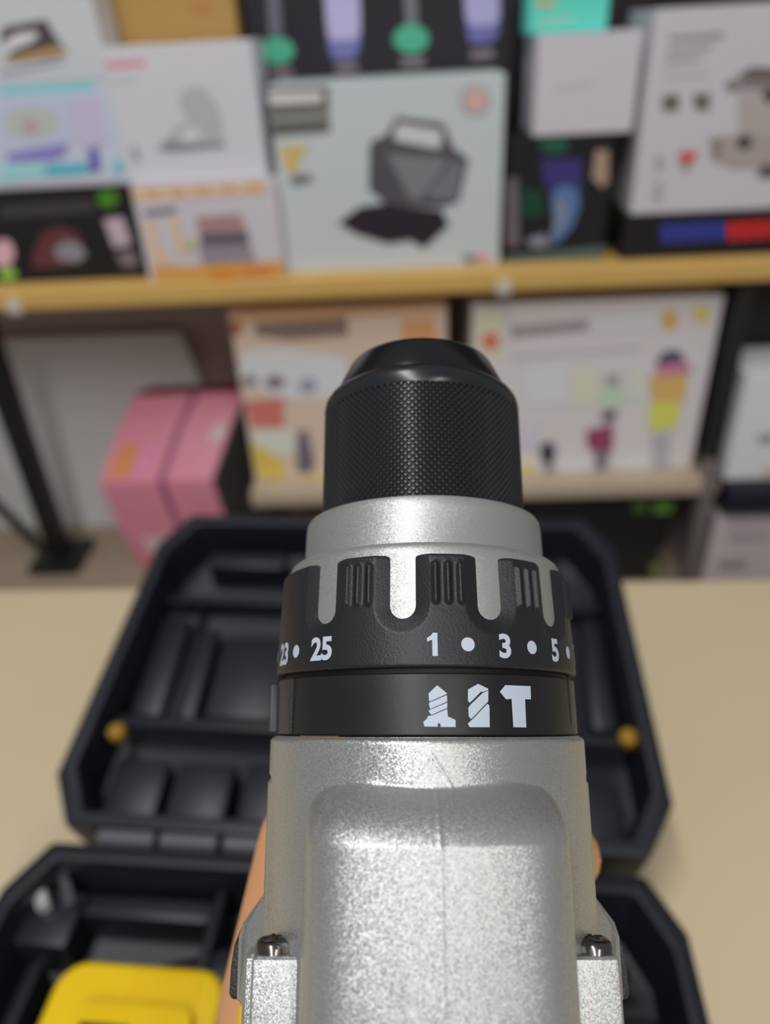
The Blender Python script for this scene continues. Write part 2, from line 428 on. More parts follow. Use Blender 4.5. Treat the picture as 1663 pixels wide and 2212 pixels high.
        ('printed_green_patch', (12, 60, 40), [(17.5, 88.5), (44.5, 83.5), (48.4, 55.8), (23.5, 52.9)]),
        ('printed_side_strip', (95, 88, 90), [(1, 98.9), (13.8, 100.2), (19.9, 20.3), (3.8, 20.9)]),
        ('printed_hand', (150, 125, 105), [(103.5, 126.1), (118.5, 125.4), (122.3, 91.7), (116, 84.3), (102.5, 96.3)]),
        ('printed_ground', (70, 90, 85), [(1, 8.5), (125, 15.7), (125, 1), (1, 1)]),
    ]),
    ('small_carton', 'plain white small carton on top of the dark figurine carton',
     0.03, 0.146, 0.261, 1.0315, 1.132, 0.1, (178, 174, 180), [
        ('lettering_line', (165, 160, 166), [(19.7, 48.3), (63.3, 53.1), (64.6, 49.7), (20.9, 44.9)]),
    ]),
    ('teal_carton', 'small teal carton lying on the small white box',
     0.05, 0.138, 0.225, 1.1325, 1.19, 0.06, (85, 190, 172), [
        ('printed_label', (180, 150, 90), [(4.3, 32.1), (28.5, 30.9), (28.9, 26.3), (8.5, 24.9)]),
        ('printed_band', (125, 185, 170), [(9.1, 14.7), (50.1, 17.5), (52.5, 11), (9.6, 6.7)]),
    ]),
    ('cooker_carton', 'tall white carton with a pressure cooker picture',
     0.02, 0.268, 0.5, 0.9415, 1.15, 0.11, (176, 172, 178), [
        ('lettering_line', (125, 122, 128), [(17.5, 182.8), (75.3, 184), (77.3, 178.4), (18.2, 178)]),
        ('lettering_line', (130, 126, 132), [(17.5, 171), (64.8, 172.7), (65.9, 168.4), (18.2, 166.2)]),
        ('lettering_line', (140, 136, 142), [(17.3, 160.6), (55.9, 161.2), (56.9, 157.6), (17.9, 156.5)]),
        ('lettering_line', (158, 154, 160), [(17.5, 146.8), (65.9, 147), (66.3, 144.5), (17.9, 144.3)]),
        ('printed_thumbnail', (98, 88, 80), [(18.7, 126.8), (37.4, 127.6), (40.1, 111.4), (22.1, 110.4)]),
        ('printed_thumbnail', (92, 94, 84), [(52.6, 126.9), (72.4, 126.8), (73.8, 109), (57.2, 111.4)]),
        ('printed_cooker_lid', (95, 85, 82), [(99.7, 144.6), (113.3, 150.5), (139.7, 147.7), (142.4, 136.1), (104.5, 139.5)]),
        ('printed_cooker_rim', (120, 112, 112), [(84.2, 133.8), (93.2, 140), (142.4, 136.1), (145.1, 124.4), (125.4, 128.6), (102.8, 129.6), (96.1, 125.8)]),
        ('printed_cooker', (158, 148, 142), [(103.5, 126.3), (144.7, 126.1), (155.2, 81), (112.1, 84.7)]),
        ('printed_knob', (60, 55, 55), [(145.9, 121), (146, 118.1), (144.9, 115.7), (142.8, 114.1), (140, 113.7), (137, 114.4), (134.2, 116.2), (132, 118.7), (130.7, 121.7), (130.7, 124.6), (131.7, 127), (133.8, 128.5), (136.6, 128.9), (139.6, 128.2), (142.4, 126.5), (144.6, 123.9)]),
        ('printed_cooker_side', (150, 138, 132), [(79.7, 82.6), (154.8, 82.8), (162.8, 48.2), (111.6, 48.6), (86, 58.9)]),
        ('printed_knob', (58, 52, 52), [(128.7, 74.2), (128.7, 71.3), (127.3, 68.9), (124.8, 67.4), (121.6, 67), (118.1, 67.7), (114.8, 69.5), (112.4, 72), (111.2, 75), (111.2, 77.8), (112.6, 80.2), (115.1, 81.7), (118.4, 82.1), (121.8, 81.4), (125, 79.6), (127.5, 77.1)]),
        ('printed_handle', (125, 112, 108), [(80.7, 77.2), (94.7, 80.1), (94, 58.6), (88, 58.8)]),
        ('printed_foot', (85, 76, 74), [(140.6, 41.8), (148.5, 50.7), (162.3, 50.1), (165.8, 35.1), (145.7, 36.9)]),
        ('printed_heart', (190, 70, 60), [(45.6, 66.1), (52.9, 69.4), (59.1, 67.4), (65.6, 68.9), (68.7, 62.4), (57.6, 52.8)]),
        ('printed_pot', (120, 112, 115), [(44.5, 60.7), (55.6, 52.9), (63.3, 54.4), (58.6, 47.2)]),
        ('lettering_line', (150, 146, 152), [(20.2, 65.4), (30, 65), (32, 52.1), (22.2, 51.6)]),
        ('lettering_line', (150, 146, 152), [(23.3, 37.6), (32.2, 38.1), (33.2, 31.5), (24.2, 30.9)]),
        ('lettering_line', (120, 118, 122), [(24.2, 24.2), (32.2, 24.8), (33.2, 18.1), (26.2, 17.4)]),
    ]),
    ('flat_carton', 'flat black carton with blue and red lettering under the cooker carton',
     0.02, 0.262, 0.5, 0.888, 0.941, 0.12, (20, 18, 22), [
        ('lettering_block', (38, 52, 140), [(44.8, 41), (57.7, 41.4), (61.7, 19), (49.3, 18.5)]),
        ('lettering_block', (38, 52, 140), [(60.5, 41.1), (73.3, 41.5), (77.5, 19.4), (65.1, 18.9)]),
        ('lettering_block', (38, 52, 140), [(76, 41.2), (88.9, 41.7), (93.2, 19.8), (80.8, 19.2)]),
        ('lettering_block', (38, 52, 140), [(91.6, 41.4), (104.4, 41.8), (108.9, 20.1), (96.5, 19.6)]),
        ('lettering_block', (38, 52, 140), [(107.1, 41.5), (119.9, 42), (124.5, 20.5), (112.2, 20)]),
        ('lettering_block', (190, 28, 30), [(124.3, 40.6), (137.1, 40.8), (142.1, 18.7), (129.5, 18.2)]),
        ('lettering_block', (190, 28, 30), [(139.8, 40.7), (152.6, 41), (157.7, 19.1), (145.2, 18.6)]),
        ('lettering_block', (190, 28, 30), [(155.2, 40.9), (168, 41.1), (173.3, 19.5), (160.8, 19)]),
        ('lettering_block', (190, 28, 30), [(170.7, 41), (183.4, 41.3), (188.8, 19.8), (176.4, 19.3)]),
    ]),
    ('blender_carton', 'tall cream and orange kitchen appliance carton on the lower shelf',
     0.04, -0.248, 0.046, 0.572, 0.836, 0.2, (184, 150, 134), [
        ('printed_band', (180, 130, 85), [(1, 263), (177.9, 263), (293, 263), (293, 252.9), (15.4, 247.4)]),
        ('printed_red_mark', (150, 75, 50), [(16.6, 240), (15.1, 235.5), (12.1, 231.7), (8.1, 229.3), (3.7, 228.5), (1, 229.6), (1, 232.3), (1, 236.3), (1, 240.9), (1, 245.3), (1, 249), (3.1, 251.4), (7.4, 252.2), (11.5, 251.1), (14.7, 248.4), (16.4, 244.5)]),
        ('lettering_line', (110, 85, 75), [(32.7, 246.8), (159.8, 250.5), (159.3, 224), (76, 221.2), (33.1, 228.9)]),
        ('printed_white_patch', (190, 180, 182), [(12.4, 208.4), (71.6, 209.2), (155.6, 193.7), (151, 133.2), (47.6, 137.1), (1, 171.3)]),
        ('printed_blades', (110, 95, 105), [(65.6, 159.2), (63.9, 155), (60.2, 151.4), (55, 149.1), (49.1, 148.5), (43.4, 149.6), (38.8, 152.2), (36, 156), (35.5, 160.3), (37.2, 164.6), (40.9, 168.1), (46.1, 170.3), (52, 170.9), (57.6, 169.9), (62.2, 167.3), (65, 163.5)]),
        ('printed_blades', (115, 105, 115), [(26.9, 163.9), (25.5, 160.5), (22.5, 157.7), (18.3, 155.9), (13.5, 155.3), (9, 156.2), (5.4, 158.3), (3.2, 161.3), (2.8, 164.8), (4.2, 168.2), (7.3, 171), (11.5, 172.7), (16.1, 173.3), (20.6, 172.4), (24.3, 170.3), (26.5, 167.3)]),
        ('printed_berry', (120, 120, 135), [(110.2, 152.7), (108.8, 148.4), (105.5, 144.8), (100.8, 142.5), (95.5, 141.9), (90.4, 142.9), (86.2, 145.6), (83.7, 149.4), (83.1, 153.7), (84.6, 158), (88, 161.5), (92.6, 163.8), (97.9, 164.4), (102.9, 163.4), (107.1, 160.8), (109.6, 157.1)]),
        ('printed_red_block', (180, 85, 75), [(1, 132.2), (59.8, 136.6), (54.1, 89.5), (7.3, 91.2)]),
        ('printed_cream_patch', (196, 180, 150), [(6.3, 84.3), (66.2, 85.6), (68.1, 46.7), (28.9, 40.8), (6.4, 63.2)]),
        ('printed_yellow_fruit', (190, 155, 50), [(3.2, 63.3), (29.9, 48), (51.9, 18), (39.7, 1), (11.1, 4.4), (1.2, 27.1)]),
        ('printed_bottle', (85, 75, 95), [(75.2, 81.8), (88.1, 84.8), (95, 27.6), (86.7, 9.3), (64.4, 13.8)]),
        ('printed_yellow_fruit', (195, 165, 60), [(70.1, 6.2), (115.8, 8.4), (114.5, 1), (72.1, 1)]),
        ('printed_fruit', (190, 120, 70), [(233.7, 244.7), (276.4, 245.9), (284.6, 198), (232.4, 206.1)]),
    ]),
    ('juicer_carton', 'wide pale carton with colourful juicer pictures on the lower shelf',
     0.04, 0.08, 0.41, 0.572, 0.832, 0.2, (170, 164, 163), [
        ('printed_corner', (172, 168, 140), [(1, 246.5), (41, 249.9), (43.4, 186.6), (5.7, 188)]),
        ('printed_red_mark', (195, 90, 60), [(38.1, 207.9), (37.3, 203.1), (34.7, 199.1), (30.6, 196.5), (25.7, 195.8), (20.7, 196.9), (16.5, 199.8), (13.6, 204), (12.5, 208.9), (13.4, 213.6), (16, 217.6), (20.1, 220.1), (24.9, 220.8), (29.8, 219.7), (34, 216.9), (37, 212.7)]),
        ('lettering_line', (125, 112, 118), [(52.4, 228), (153.8, 233.4), (156.6, 218.4), (54.3, 212.8)]),
        ('lettering_line', (185, 182, 186), [(158.6, 237.3), (245.7, 241.8), (248.9, 220.2), (162, 216.9)]),
        ('printed_orange_mark', (200, 140, 60), [(274.7, 228.7), (274.7, 223), (273, 218.3), (269.7, 215.1), (265.4, 214.2), (260.7, 215.5), (256.4, 218.9), (253.1, 223.9), (251.4, 229.6), (251.4, 235.2), (253.2, 239.9), (256.5, 242.9), (260.7, 243.8), (265.3, 242.5), (269.6, 239.2), (272.9, 234.4)]),
        ('printed_yellow_mark', (185, 160, 75), [(314.6, 235.1), (314.6, 230.5), (312.8, 226.7), (309.5, 224.2), (305.2, 223.4), (300.6, 224.5), (296.3, 227.3), (293.1, 231.3), (291.4, 236), (291.5, 240.6), (293.4, 244.3), (296.6, 246.8), (300.9, 247.5), (305.5, 246.4), (309.7, 243.7), (312.9, 239.7)]),
        ('printed_line', (150, 140, 148), [(54.2, 186.2), (229.2, 193.5), (229.7, 189.3), (54.4, 181.9)]),
        ('printed_pale_patch', (188, 184, 188), [(66, 165.6), (135.8, 171.6), (140.9, 112.2), (80, 108.3)]),
        ('printed_orange_glass', (200, 170, 140), [(139.2, 162.9), (171.7, 161.6), (177.3, 107.8), (144, 109.1)]),
        ('printed_green_glass', (150, 175, 140), [(180, 134.9), (215.6, 133.6), (219, 106.3), (182.9, 107.6)]),
        ('printed_grey_jar', (130, 128, 128), [(186.2, 152.4), (204.9, 154.6), (207, 136.9), (190.9, 134.5)]),
        ('printed_green_panel', (165, 185, 155), [(220, 162.7), (238.8, 162), (245.5, 114.5), (226.1, 115.2)]),
        ('printed_jug_cap', (62, 58, 75), [(253.3, 172.9), (264.4, 186.6), (283, 185.9), (293.4, 171.4), (257.2, 164.2)]),
        ('printed_jug_pink', (170, 90, 120), [(256.8, 167), (296.3, 169.8), (307.1, 153.6), (254, 149.8)]),
        ('printed_jug_orange', (205, 140, 65), [(247.2, 150.1), (299.5, 151), (301.6, 106.3), (257.4, 108)]),
        ('printed_jug_green', (185, 180, 60), [(253.2, 108.1), (295.5, 109.6), (299.4, 69.2), (258.1, 64.4)]),
        ('printed_jug_base', (140, 138, 148), [(264.6, 57.8), (289.6, 60.1), (297.7, 1), (274.8, 1)]),
        ('printed_red_machine', (130, 45, 75), [(167.4, 67.6), (205.6, 78.9), (210.5, 37), (194, 31), (173.2, 38.3)]),
        ('printed_machine_top', (75, 62, 78), [(186.7, 98.3), (208.6, 100.6), (207.7, 85.1), (191.2, 82.6)]),
        ('printed_machine_foot', (95, 92, 105), [(182.5, 31.4), (208, 33.8), (204.3, 1), (189.6, 1)]),
        ('printed_dark_machine', (45, 42, 62), [(103.5, 47.3), (120.3, 53.2), (127.8, 30), (120.3, 13.6), (105.3, 20.8)]),
        ('printed_machine_foot', (110, 108, 118), [(108.6, 14), (126.2, 13.4), (125, 1), (113.2, 1)]),
        ('printed_lavender_patch', (165, 158, 190), [(72.9, 83.7), (98, 89.1), (100.9, 44.1), (74.9, 45)]),
        ('printed_white_bowls', (200, 196, 196), [(128.6, 20), (177.7, 21.6), (180.1, 1), (133.6, 1)]),
        ('printed_white_bowls', (200, 196, 196), [(221.2, 20.1), (262.7, 31.9), (267.4, 1), (224.5, 1)]),
        ('printed_yellow_mark', (195, 165, 60), [(77.9, 15), (94, 14.5), (95.9, 1), (79.5, 1)]),
    ]),
    ('dark_carton', 'black carton with green marks beneath the lower shelf',
     0.05, 0.1, 0.4, 0.351, 0.535, 0.2, (22, 20, 22), [
        ('printed_green_logo', (75, 125, 30), [(265.6, 153.1), (299, 155.4), (299, 133.4), (271.6, 132.8)]),
        ('printed_green_logo', (60, 95, 35), [(235.3, 154.1), (256.2, 155.2), (258.8, 136.9), (240.7, 135.6)]),
        ('printed_green_patch', (85, 100, 45), [(279.6, 34.1), (299, 40.9), (299, 1), (288.2, 1)]),
        ('printed_pink_patch', (90, 70, 75), [(288.2, 61.8), (299, 64.8), (299, 45), (293.8, 45.7)]),
    ]),
    ('white_carton', 'tall white carton with sparse grey marks, at the right of the lower shelf',
     -0.0, 0.445, 0.58, 0.572, 0.735, 0.1, (186, 176, 178), [
        ('printed_grey_mark', (120, 112, 114), [(30.1, 70.6), (53, 75.9), (57.3, 57.3), (38.2, 57.9)]),
        ('printed_red_mark', (190, 120, 115), [(50.2, 16.3), (66.1, 18.9), (69.1, 5.8), (58.3, 4.6)]),
    ]),
    ('grey_carton', 'grey white carton below the lower shelf beside the slim metal post',
     0.0, 0.447, 0.6, 0.351, 0.505, 0.2, (148, 138, 138), [
        ('lettering_line', (112, 104, 106), [(18.9, 73.1), (60.2, 75.6), (64.3, 56.4), (22.2, 55.7)]),
        ('lettering_line', (125, 116, 118), [(24.3, 121.3), (85.2, 123), (87.7, 112), (26.5, 110.2)]),
    ]),
    ('gap_filler_box', 'black filler box added for the dark gap behind the tall white carton',  # black box added to stand for the shade in this gap
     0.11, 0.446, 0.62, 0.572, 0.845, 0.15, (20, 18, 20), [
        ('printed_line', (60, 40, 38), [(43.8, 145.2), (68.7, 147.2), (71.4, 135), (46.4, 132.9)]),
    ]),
]


def carton(name, label, d, x0, x1, z0, z1, dep, col, prints):
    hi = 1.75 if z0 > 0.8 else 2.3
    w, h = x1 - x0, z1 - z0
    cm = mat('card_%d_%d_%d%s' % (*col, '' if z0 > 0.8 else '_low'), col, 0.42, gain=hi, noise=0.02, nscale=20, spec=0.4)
    o = MB().box(0, w, 0, dep, 0, h).build(name, cm, None, bevel=0.0012, seg=1)
    o.location = rack_pt(x0, d, z0)
    o.rotation_euler = (0, 0, S_YAW)
    tag(o, label, 'box')
    for k, (pn, pc, pts) in enumerate(prints):
        y = -0.0003 - 0.00012 * k
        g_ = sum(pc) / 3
        pc = tuple(round(v + (g_ - v) * (0.12 if z0 > 0.8 else 0.25)) for v in pc)  # haze of the blurred background painted in: ink greyed, more on the lower shelves
        me = bpy.data.meshes.new(pn)
        me.from_pydata([(px / 1000, y, pz / 1000) for px, pz in pts], [], [tuple(range(len(pts)))])
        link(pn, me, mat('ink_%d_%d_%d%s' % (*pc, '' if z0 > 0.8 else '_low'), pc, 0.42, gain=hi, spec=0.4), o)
    return o


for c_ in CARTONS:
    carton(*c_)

# white board leaning at the back under the shelf
bd = MB()
bp = [(-0.83, 0.0), (-0.311, 0.0), (-0.405, 0.37), (-0.90, 0.37)]
bd.add([(x - SX, 0, z) for x, z in bp] + [(x - SX, 0.012, z) for x, z in bp], [(0, 1, 2, 3), (7, 6, 5, 4), (0, 4, 5, 1), (1, 5, 6, 2), (2, 6, 7, 3), (3, 7, 4, 0)])
board = bd.build('foam_board', mat('white_foam', (232, 231, 230), 0.6, noise=0.02, nscale=8), None, bevel=0.002)
board.matrix_world = RM @ Matrix.Translation((0, 0.255, 0.3512)) @ Matrix.Rotation(R(-8), 4, 'X')
tag(board, 'large blank white board leaning under the shelf', 'board')

# pink six-sided gift package lying on the deck
pk = empty('gift_package', rack_pt(-0.392, 0.14, 0.351), S_YAW)
tag(pk, 'pink faceted gift package with a purple band below the shelf', 'package')
sec = [(-0.03, 0.312), (0.005, 0.275), (0.06, 0.20), (0.048, 0.10), (0.03, 0.0), (-0.06, 0.0), (-0.06, 0.312)]


def package_piece(x0, x1, grow, name, m_, parent):
    mb = MB()
    n = len(sec)
    cy = sum(p[0] for p in sec) / n
    cz = sum(p[1] for p in sec) / n
    ss = [(cy + (p[0] - cy) * grow, max(0.0, cz + (p[1] - cz) * grow)) for p in sec]
    SH = 0.62      # the package stands askew: its near ridge is pushed to one side
    vs_ = [(x0 - y * SH, -y, z) for y, z in ss] + [(x1 - y * SH, -y, z) for y, z in ss]
    fs = [tuple(range(n)), tuple(range(2 * n - 1, n - 1, -1))] + [(i, (i + 1) % n, n + (i + 1) % n, n + i) for i in range(n)]
    return mb.add(vs_, fs).build(name, m_, parent, bevel=0.003)


package_piece(-0.085, 0.100, 1.0, 'body', mat('pink_wrap', (232, 140, 158), 0.45, gain=1.25, noise=0.05, nscale=12), pk)
package_piece(0.012, 0.024, 1.012, 'ribbon_band', mat('purple_ribbon', (150, 70, 120), 0.4, gain=1.2), pk)
lidm = mat('dark_red_card', (120, 40, 62), 0.5)
pl = MB()
pl.add([(-0.085 + 0.03 * .62, 0.03, 0.3128), (0.100 + 0.03 * .62, 0.03, 0.3128), (0.100 + .06 * .62, 0.06, 0.3128), (-0.085 + .06 * .62, 0.06, 0.3128)], [(0, 1, 2, 3)])
pl.build('top_panel', lidm, pk)
capm = mat('dark_cap', (60, 58, 58), 0.5)
package_piece(0.1001, 0.106, 0.985, 'end_cap', capm, pk)


def on_facet(pts, i, name, m_):
    """flat print on facet i: pts in (along, down) fractions"""
    (y0, z0), (y1, z1) = sec[i], sec[i + 1]
    q = []
    nrm = Vector((0, -(z0 - z1), -(y0 - y1))).normalized() * 0.0008
    if nrm.y > 0:
        nrm = -nrm
    for u_, w_ in pts:
        y, z = y0 + (y1 - y0) * w_, z0 + (z1 - z0) * w_
        q.append((-0.085 + 0.185 * u_ - y * 0.62, -y + nrm.y, z + nrm.z))
    me = bpy.data.meshes.new(name)
    me.from_pydata(q, [], [tuple(range(len(q)))])
    link(name, me, m_, pk)


on_facet([(0.08, 0.35), (0.25, 0.3), (0.27, 0.9), (0.05, 0.95)], 1, 'printed_orange_patch', mat('pk_orange', (222, 140, 90), 0.5, gain=1.2))
on_facet([(0.28, 0.3), (0.42, 0.35), (0.42, 0.85), (0.3, 0.9)], 1, 'printed_rose_patch', mat('pk_rose', (226, 140, 175), 0.5, gain=1.2))
on_facet([(0.16, 0.15), (0.28, 0.2), (0.40, 0.12), (0.44, 0.4), (0.30, 0.8), (0.18, 0.5)], 3, 'printed_heart', mat('pk_white', (215, 200, 200), 0.5, gain=1.2))
on_facet([(0.86, 0.05), (0.97, 0.05), (0.97, 0.3), (0.86, 0.35)], 1, 'printed_white_patch', mat('pk_white', (215, 200, 200), 0.5, gain=1.2))

# ---------------------------------------------------------------- tool case on the table
C_YAW = R(-7.0)
case = empty('tool_case', (-0.033, 0.230, 0.75), C_YAW)
tag(case, 'open black plastic tool case lying on the kraft paper table', 'case')
blk = mat('case_plastic', (27, 28, 36), 0.39, bump=0.25, bscale=900, spec=0.5)


def tray(outer, inner, z_bot, z_floor, z_rim, dr=0.0):
    n = len(outer)
    mb = MB()
    o0 = [(x * (1 - dr), y, z_bot) for x, y in outer]
    o1 = [(x, y, z_rim) for x, y in outer]
    i1 = [(x, y, z_rim) for x, y in inner]
    i0 = [(x * 0.985, y, z_floor) for x, y in inner]
    fs = [tuple(range(n - 1, -1, -1))]
    for a_, b_ in ((0, 1), (1, 2), (2, 3)):
        for i in range(n):
            j = (i + 1) % n
            fs.append((a_ * n + i, a_ * n + j, b_ * n + j, b_ * n + i))
    fs.append(tuple(range(3 * n, 4 * n)))
    return mb.add(o0 + o1 + i1 + i0, fs)


def ring(hw0, hw1, y0, y1, c0x, c0y, c1x, c1y):
    """half-widths at y0 / y1 and their corner cuts"""
    return [(-hw0 + c0x, y0), (hw0 - c0x, y0), (hw0, y0 + c0y), (hw1, y1 - c1y), (hw1 - c1x, y1), (-hw1 + c1x, y1), (-hw1, y1 - c1y), (-hw0, y0 + c0y)]


# lid, opened flat back and rising 12 degrees towards the rack
lo = ring(0.169, 0.163, 0.003, 0.238, 0.016, 0.028, 0.018, 0.030)
li = ring(0.159, 0.153, 0.012, 0.228, 0.014, 0.026, 0.016, 0.028)
lid = tray(lo, li, -0.046, -0.036, 0.0, 0.03).build('lid', blk, case, bevel=0.003, seg=2)
lid.location = (0.003, 0.0, 0.048)
lid.rotation_euler = (R(12), 0, 0)
blocks = [(-0.150, -0.129, 0.082, 0.158, -0.022), (-0.121, -0.106, 0.080, 0.148, -0.020), (-0.101, -0.055, 0.080, 0.142, -0.018),
          (-0.050, 0.048, 0.082, 0.150, -0.024), (0.054, 0.100, 0.080, 0.150, -0.020), (0.106, 0.130, 0.080, 0.165, -0.020), (0.137, 0.152, 0.085, 0.168, -0.024),
          (-0.146, -0.113, 0.016, 0.052, -0.020), (-0.107, -0.072, 0.014, 0.050, -0.017), (-0.066, -0.030, 0.014, 0.052, -0.019),
          (0.020, 0.070, 0.014, 0.050, -0.020), (0.078, 0.110, 0.016, 0.046, -0.018), (0.117, 0.147, 0.016, 0.05, -0.021),
          (-0.126, -0.068, 0.196, 0.212, -0.012), (0.070, 0.126, 0.196, 0.212, -0.014), (-0.05, 0.05, 0.185, 0.216, -0.02)]
for x0, x1, y0, y1, zt in blocks:
    MB().box(x0, x1, y0, y1, -0.0362, zt).build('raised_pad', blk, lid, bevel=0.004, seg=2)
MB().box(-0.152, 0.152, 0.070, 0.0775, -0.0362, -0.014).build('divider', blk, lid, bevel=0.002)
MB().box(-0.150, 0.150, 0.170, 0.176, -0.0362, -0.020).build('divider', blk, lid, bevel=0.002)
MB().box(-0.1265, -0.1235, 0.078, 0.170, -0.0362, -0.026).build('divider', blk, lid, bevel=0.001)
yel_peg = mat('peg_yellow', (160, 120, 24), 0.5)
for px, py in ((-0.1475, 0.0635), (0.1535, 0.0735)):
    pg = MB().lathe([(0.0, 0.0), (0.0, 0.0052), (0.005, 0.0052), (0.0062, 0.004), (0.0064, 0.0)], 20).build('peg', yel_peg, lid, smooth=40)
    pg.rotation_euler = (R(90), 0, 0)
    pg.location = (px, py, -0.014)
# base tray, towards the viewer
bo = ring(0.166, 0.165, -0.250, -0.007, 0.014, 0.026, 0.014, 0.027)
bi = ring(0.157, 0.156, -0.241, -0.017, 0.012, 0.024, 0.012, 0.024)
base = tray(bo, bi, 0.0, 0.008, 0.050, 0.03).build('base', blk, case, bevel=0.003, seg=2)
for x0, x1, y0, y1, zt in [(-0.132, -0.062, -0.034, -0.022, 0.030), (-0.062, -0.056, -0.060, -0.018, 0.034), (-0.146, -0.138, -0.150, -0.056, 0.028), (-0.156, -0.128, -0.052, -0.024, 0.034),
                           (-0.030, 0.030, -0.060, -0.022, 0.026), (0.070, 0.140, -0.046, -0.040, 0.034), (0.084, 0.150, -0.078, -0.060, 0.028),
                           (0.084, 0.150, -0.125, -0.095, 0.028), (0.070, 0.076, -0.20, -0.03, 0.036), (-0.13, 0.13, -0.215, -0.209, 0.03)]:
    MB().box(x0, x1, y0, y1, 0.0078, zt).build('divider', blk, base, bevel=0.003, seg=2)
# slanted guide rib and pan in the base
gr = MB().box(-0.034, 0.034, -0.009, 0.009, -0.012, 0.010).build('guide_rib', blk, base, bevel=0.003)
gr.location = (-0.045, -0.052, 0.020)
gr.rotation_euler = (0, 0, R(18))
hinge_m = mat('hinge_plastic', (92, 92, 98), 0.4)
for hx0, hx1 in ((-0.128, -0.098), (-0.094, -0.064), (-0.060, -0.030), (-0.026, 0.026), (0.030, 0.060), (0.064, 0.094), (0.098, 0.128)):
    MB().tube((hx0, -0.001, 0.046), (hx1, -0.001, 0.046), 0.0042).build('hinge_knuckle', hinge_m, case, smooth=40)
    MB().box(hx0, hx1, -0.009, -0.001, 0.0425, 0.046).build('hinge_leaf', hinge_m, case, bevel=0.0006)
    MB().box(hx0, hx1, -0.001, 0.008, 0.041, 0.0435).build('hinge_leaf', hinge_m, case, bevel=0.0006)
for lx in (-0.09, 0.09):
    MB().box(lx - 0.018, lx + 0.018, -0.258, -0.2495, 0.018, 0.044).build('latch', blk, case, bevel=0.002)


def in_case(x, y, z):
    return case.matrix_basis @ Vector((x, y, z))


# yellow pack in the tray
yb = empty('battery_pack', in_case(-0.081, -0.1125, 0.008), C_YAW)
tag(yb, 'yellow plastic battery pack with rounded corners lying in the case tray', 'battery')
yellow = mat('yellow_plastic', (250, 205, 8), 0.38, gain=1.0)


def rrect(hx, hy, r_, n=6):
    pts = []
    for cx, cy, a0 in ((hx - r_, hy - r_, 0), (-hx + r_, hy - r_, 90), (-hx + r_, -hy + r_, 180), (hx - r_, -hy + r_, 270)):
        for k in range(n + 1):
            t = R(a0 + 90 * k / n)
            pts.append((cx + r_ * math.cos(t), cy + r_ * math.sin(t)))
    return pts


MB().prism(rrect(0.040, 0.052, 0.014), 0.0, 0.036).build('body', yellow, yb, bevel=0.005, seg=3)
rail = MB().prism(rrect(0.026, 0.036, 0.006), 0.0355, 0.0415).build('raised_rail', yellow, yb, bevel=0.002)
rail.location = (0.004, -0.003, 0)
MB().box(-0.018, 0.004, -0.020, 0.024, 0.0405, 0.0422).build('terminal_recess', mat('terminal_dark', (48, 34, 22), 0.5), yb, bevel=0.0008)
for k in range(8):
    MB().box(-0.004 + k * 0.0042, -0.002 + k * 0.0042, 0.0365, 0.049, 0.0345, 0.0368).build('vent_rib', yellow, yb, bevel=0.0006, seg=1)

# two steel bits lying on a holder block in the corner of the tray
steel = mat('bit_steel', (235, 240, 236), 0.35, 0.5)
for px, py, lab, m_ in ((-0.1505, -0.0285, 'shiny steel bit nearest the side wall of the case tray', steel),
                        (-0.1370, -0.027, 'duller steel bit lying beside the shiny one in the tray', mat('bit_steel_dull', (140, 142, 146), 0.4, 0.9))):
    b_ = MB()
    b_.tube((0, -0.009, 0), (0, 0.004, 0), 0.0034, seg=6)
    b_.tube((0, 0.004, 0), (0, 0.007, 0), 0.0022, seg=10)
    b_.tube((0, 0.007, 0), (0, 0.013, 0), 0.0030, 0.0022, seg=6)
    o = b_.build('screwdriver_bit', m_, None, smooth=30)
    o.location = in_case(px, py, 0.0375)
    o.rotation_euler = (0, 0, R(30))
    tag(o, lab, 'bit', 'bits in the case tray')

# ---------------------------------------------------------------- the drill: local X right, Y along the axis to the chuck, Z up out of its top
DR_P = Vector((0.00547986, 0.09820683, 1.03648247))
DR_Y = Vector((0.05365907, 0.75389326, 0.654802))
DR_Z = Vector((0.01538649, -0.65629311, 0.75434913))
DR_X = DR_Y.cross(DR_Z)
DM = Matrix(((DR_X.x, DR_Y.x, DR_Z.x, DR_P.x), (DR_X.y, DR_Y.y, DR_Z.y, DR_P.y), (DR_X.z, DR_Y.z, DR_Z.z, DR_P.z), (0, 0, 0, 1)))
drill = empty('power_drill')
drill.matrix_world = DM
tag(drill, 'cordless drill with black chuck and silver gear housing pointing away', 'drill')
silver = flake_mat('silver_paint', (184, 185, 182), 0.38, 0.74, 6000, 0.27, 0.14)
silver_fine = flake_mat('silver_paint_fine', (186, 188, 183), 0.45, 0.72, 8000, 0.20, 0.10)
chuck_m = mat('chuck_black', (30, 31, 34), 0.25, 0.0, bump=0.0, spec=0.6)
nose_m = mat('nose_black', (20, 19, 21), 0.22, spec=0.5)
ring_m = mat('ring_black', (30, 30, 34), 0.44, bump=0.6, bscale=2600, bdist=0.00012)
mode_m = mat('mode_black', (25, 24, 26), 0.42, bump=0.15, bscale=1200, bdist=0.0001, noise=0.35, nscale=160)
print_m = mat('white_print', (194, 204, 216), 0.5)
mm = 0.001


def lathe_mm(prof, name, m_, seg=128, sm=32, parent=None):
    return MB().lathe([(s * mm, r_ * mm) for s, r_ in prof], seg).build(name, m_, parent or drill, smooth=sm)


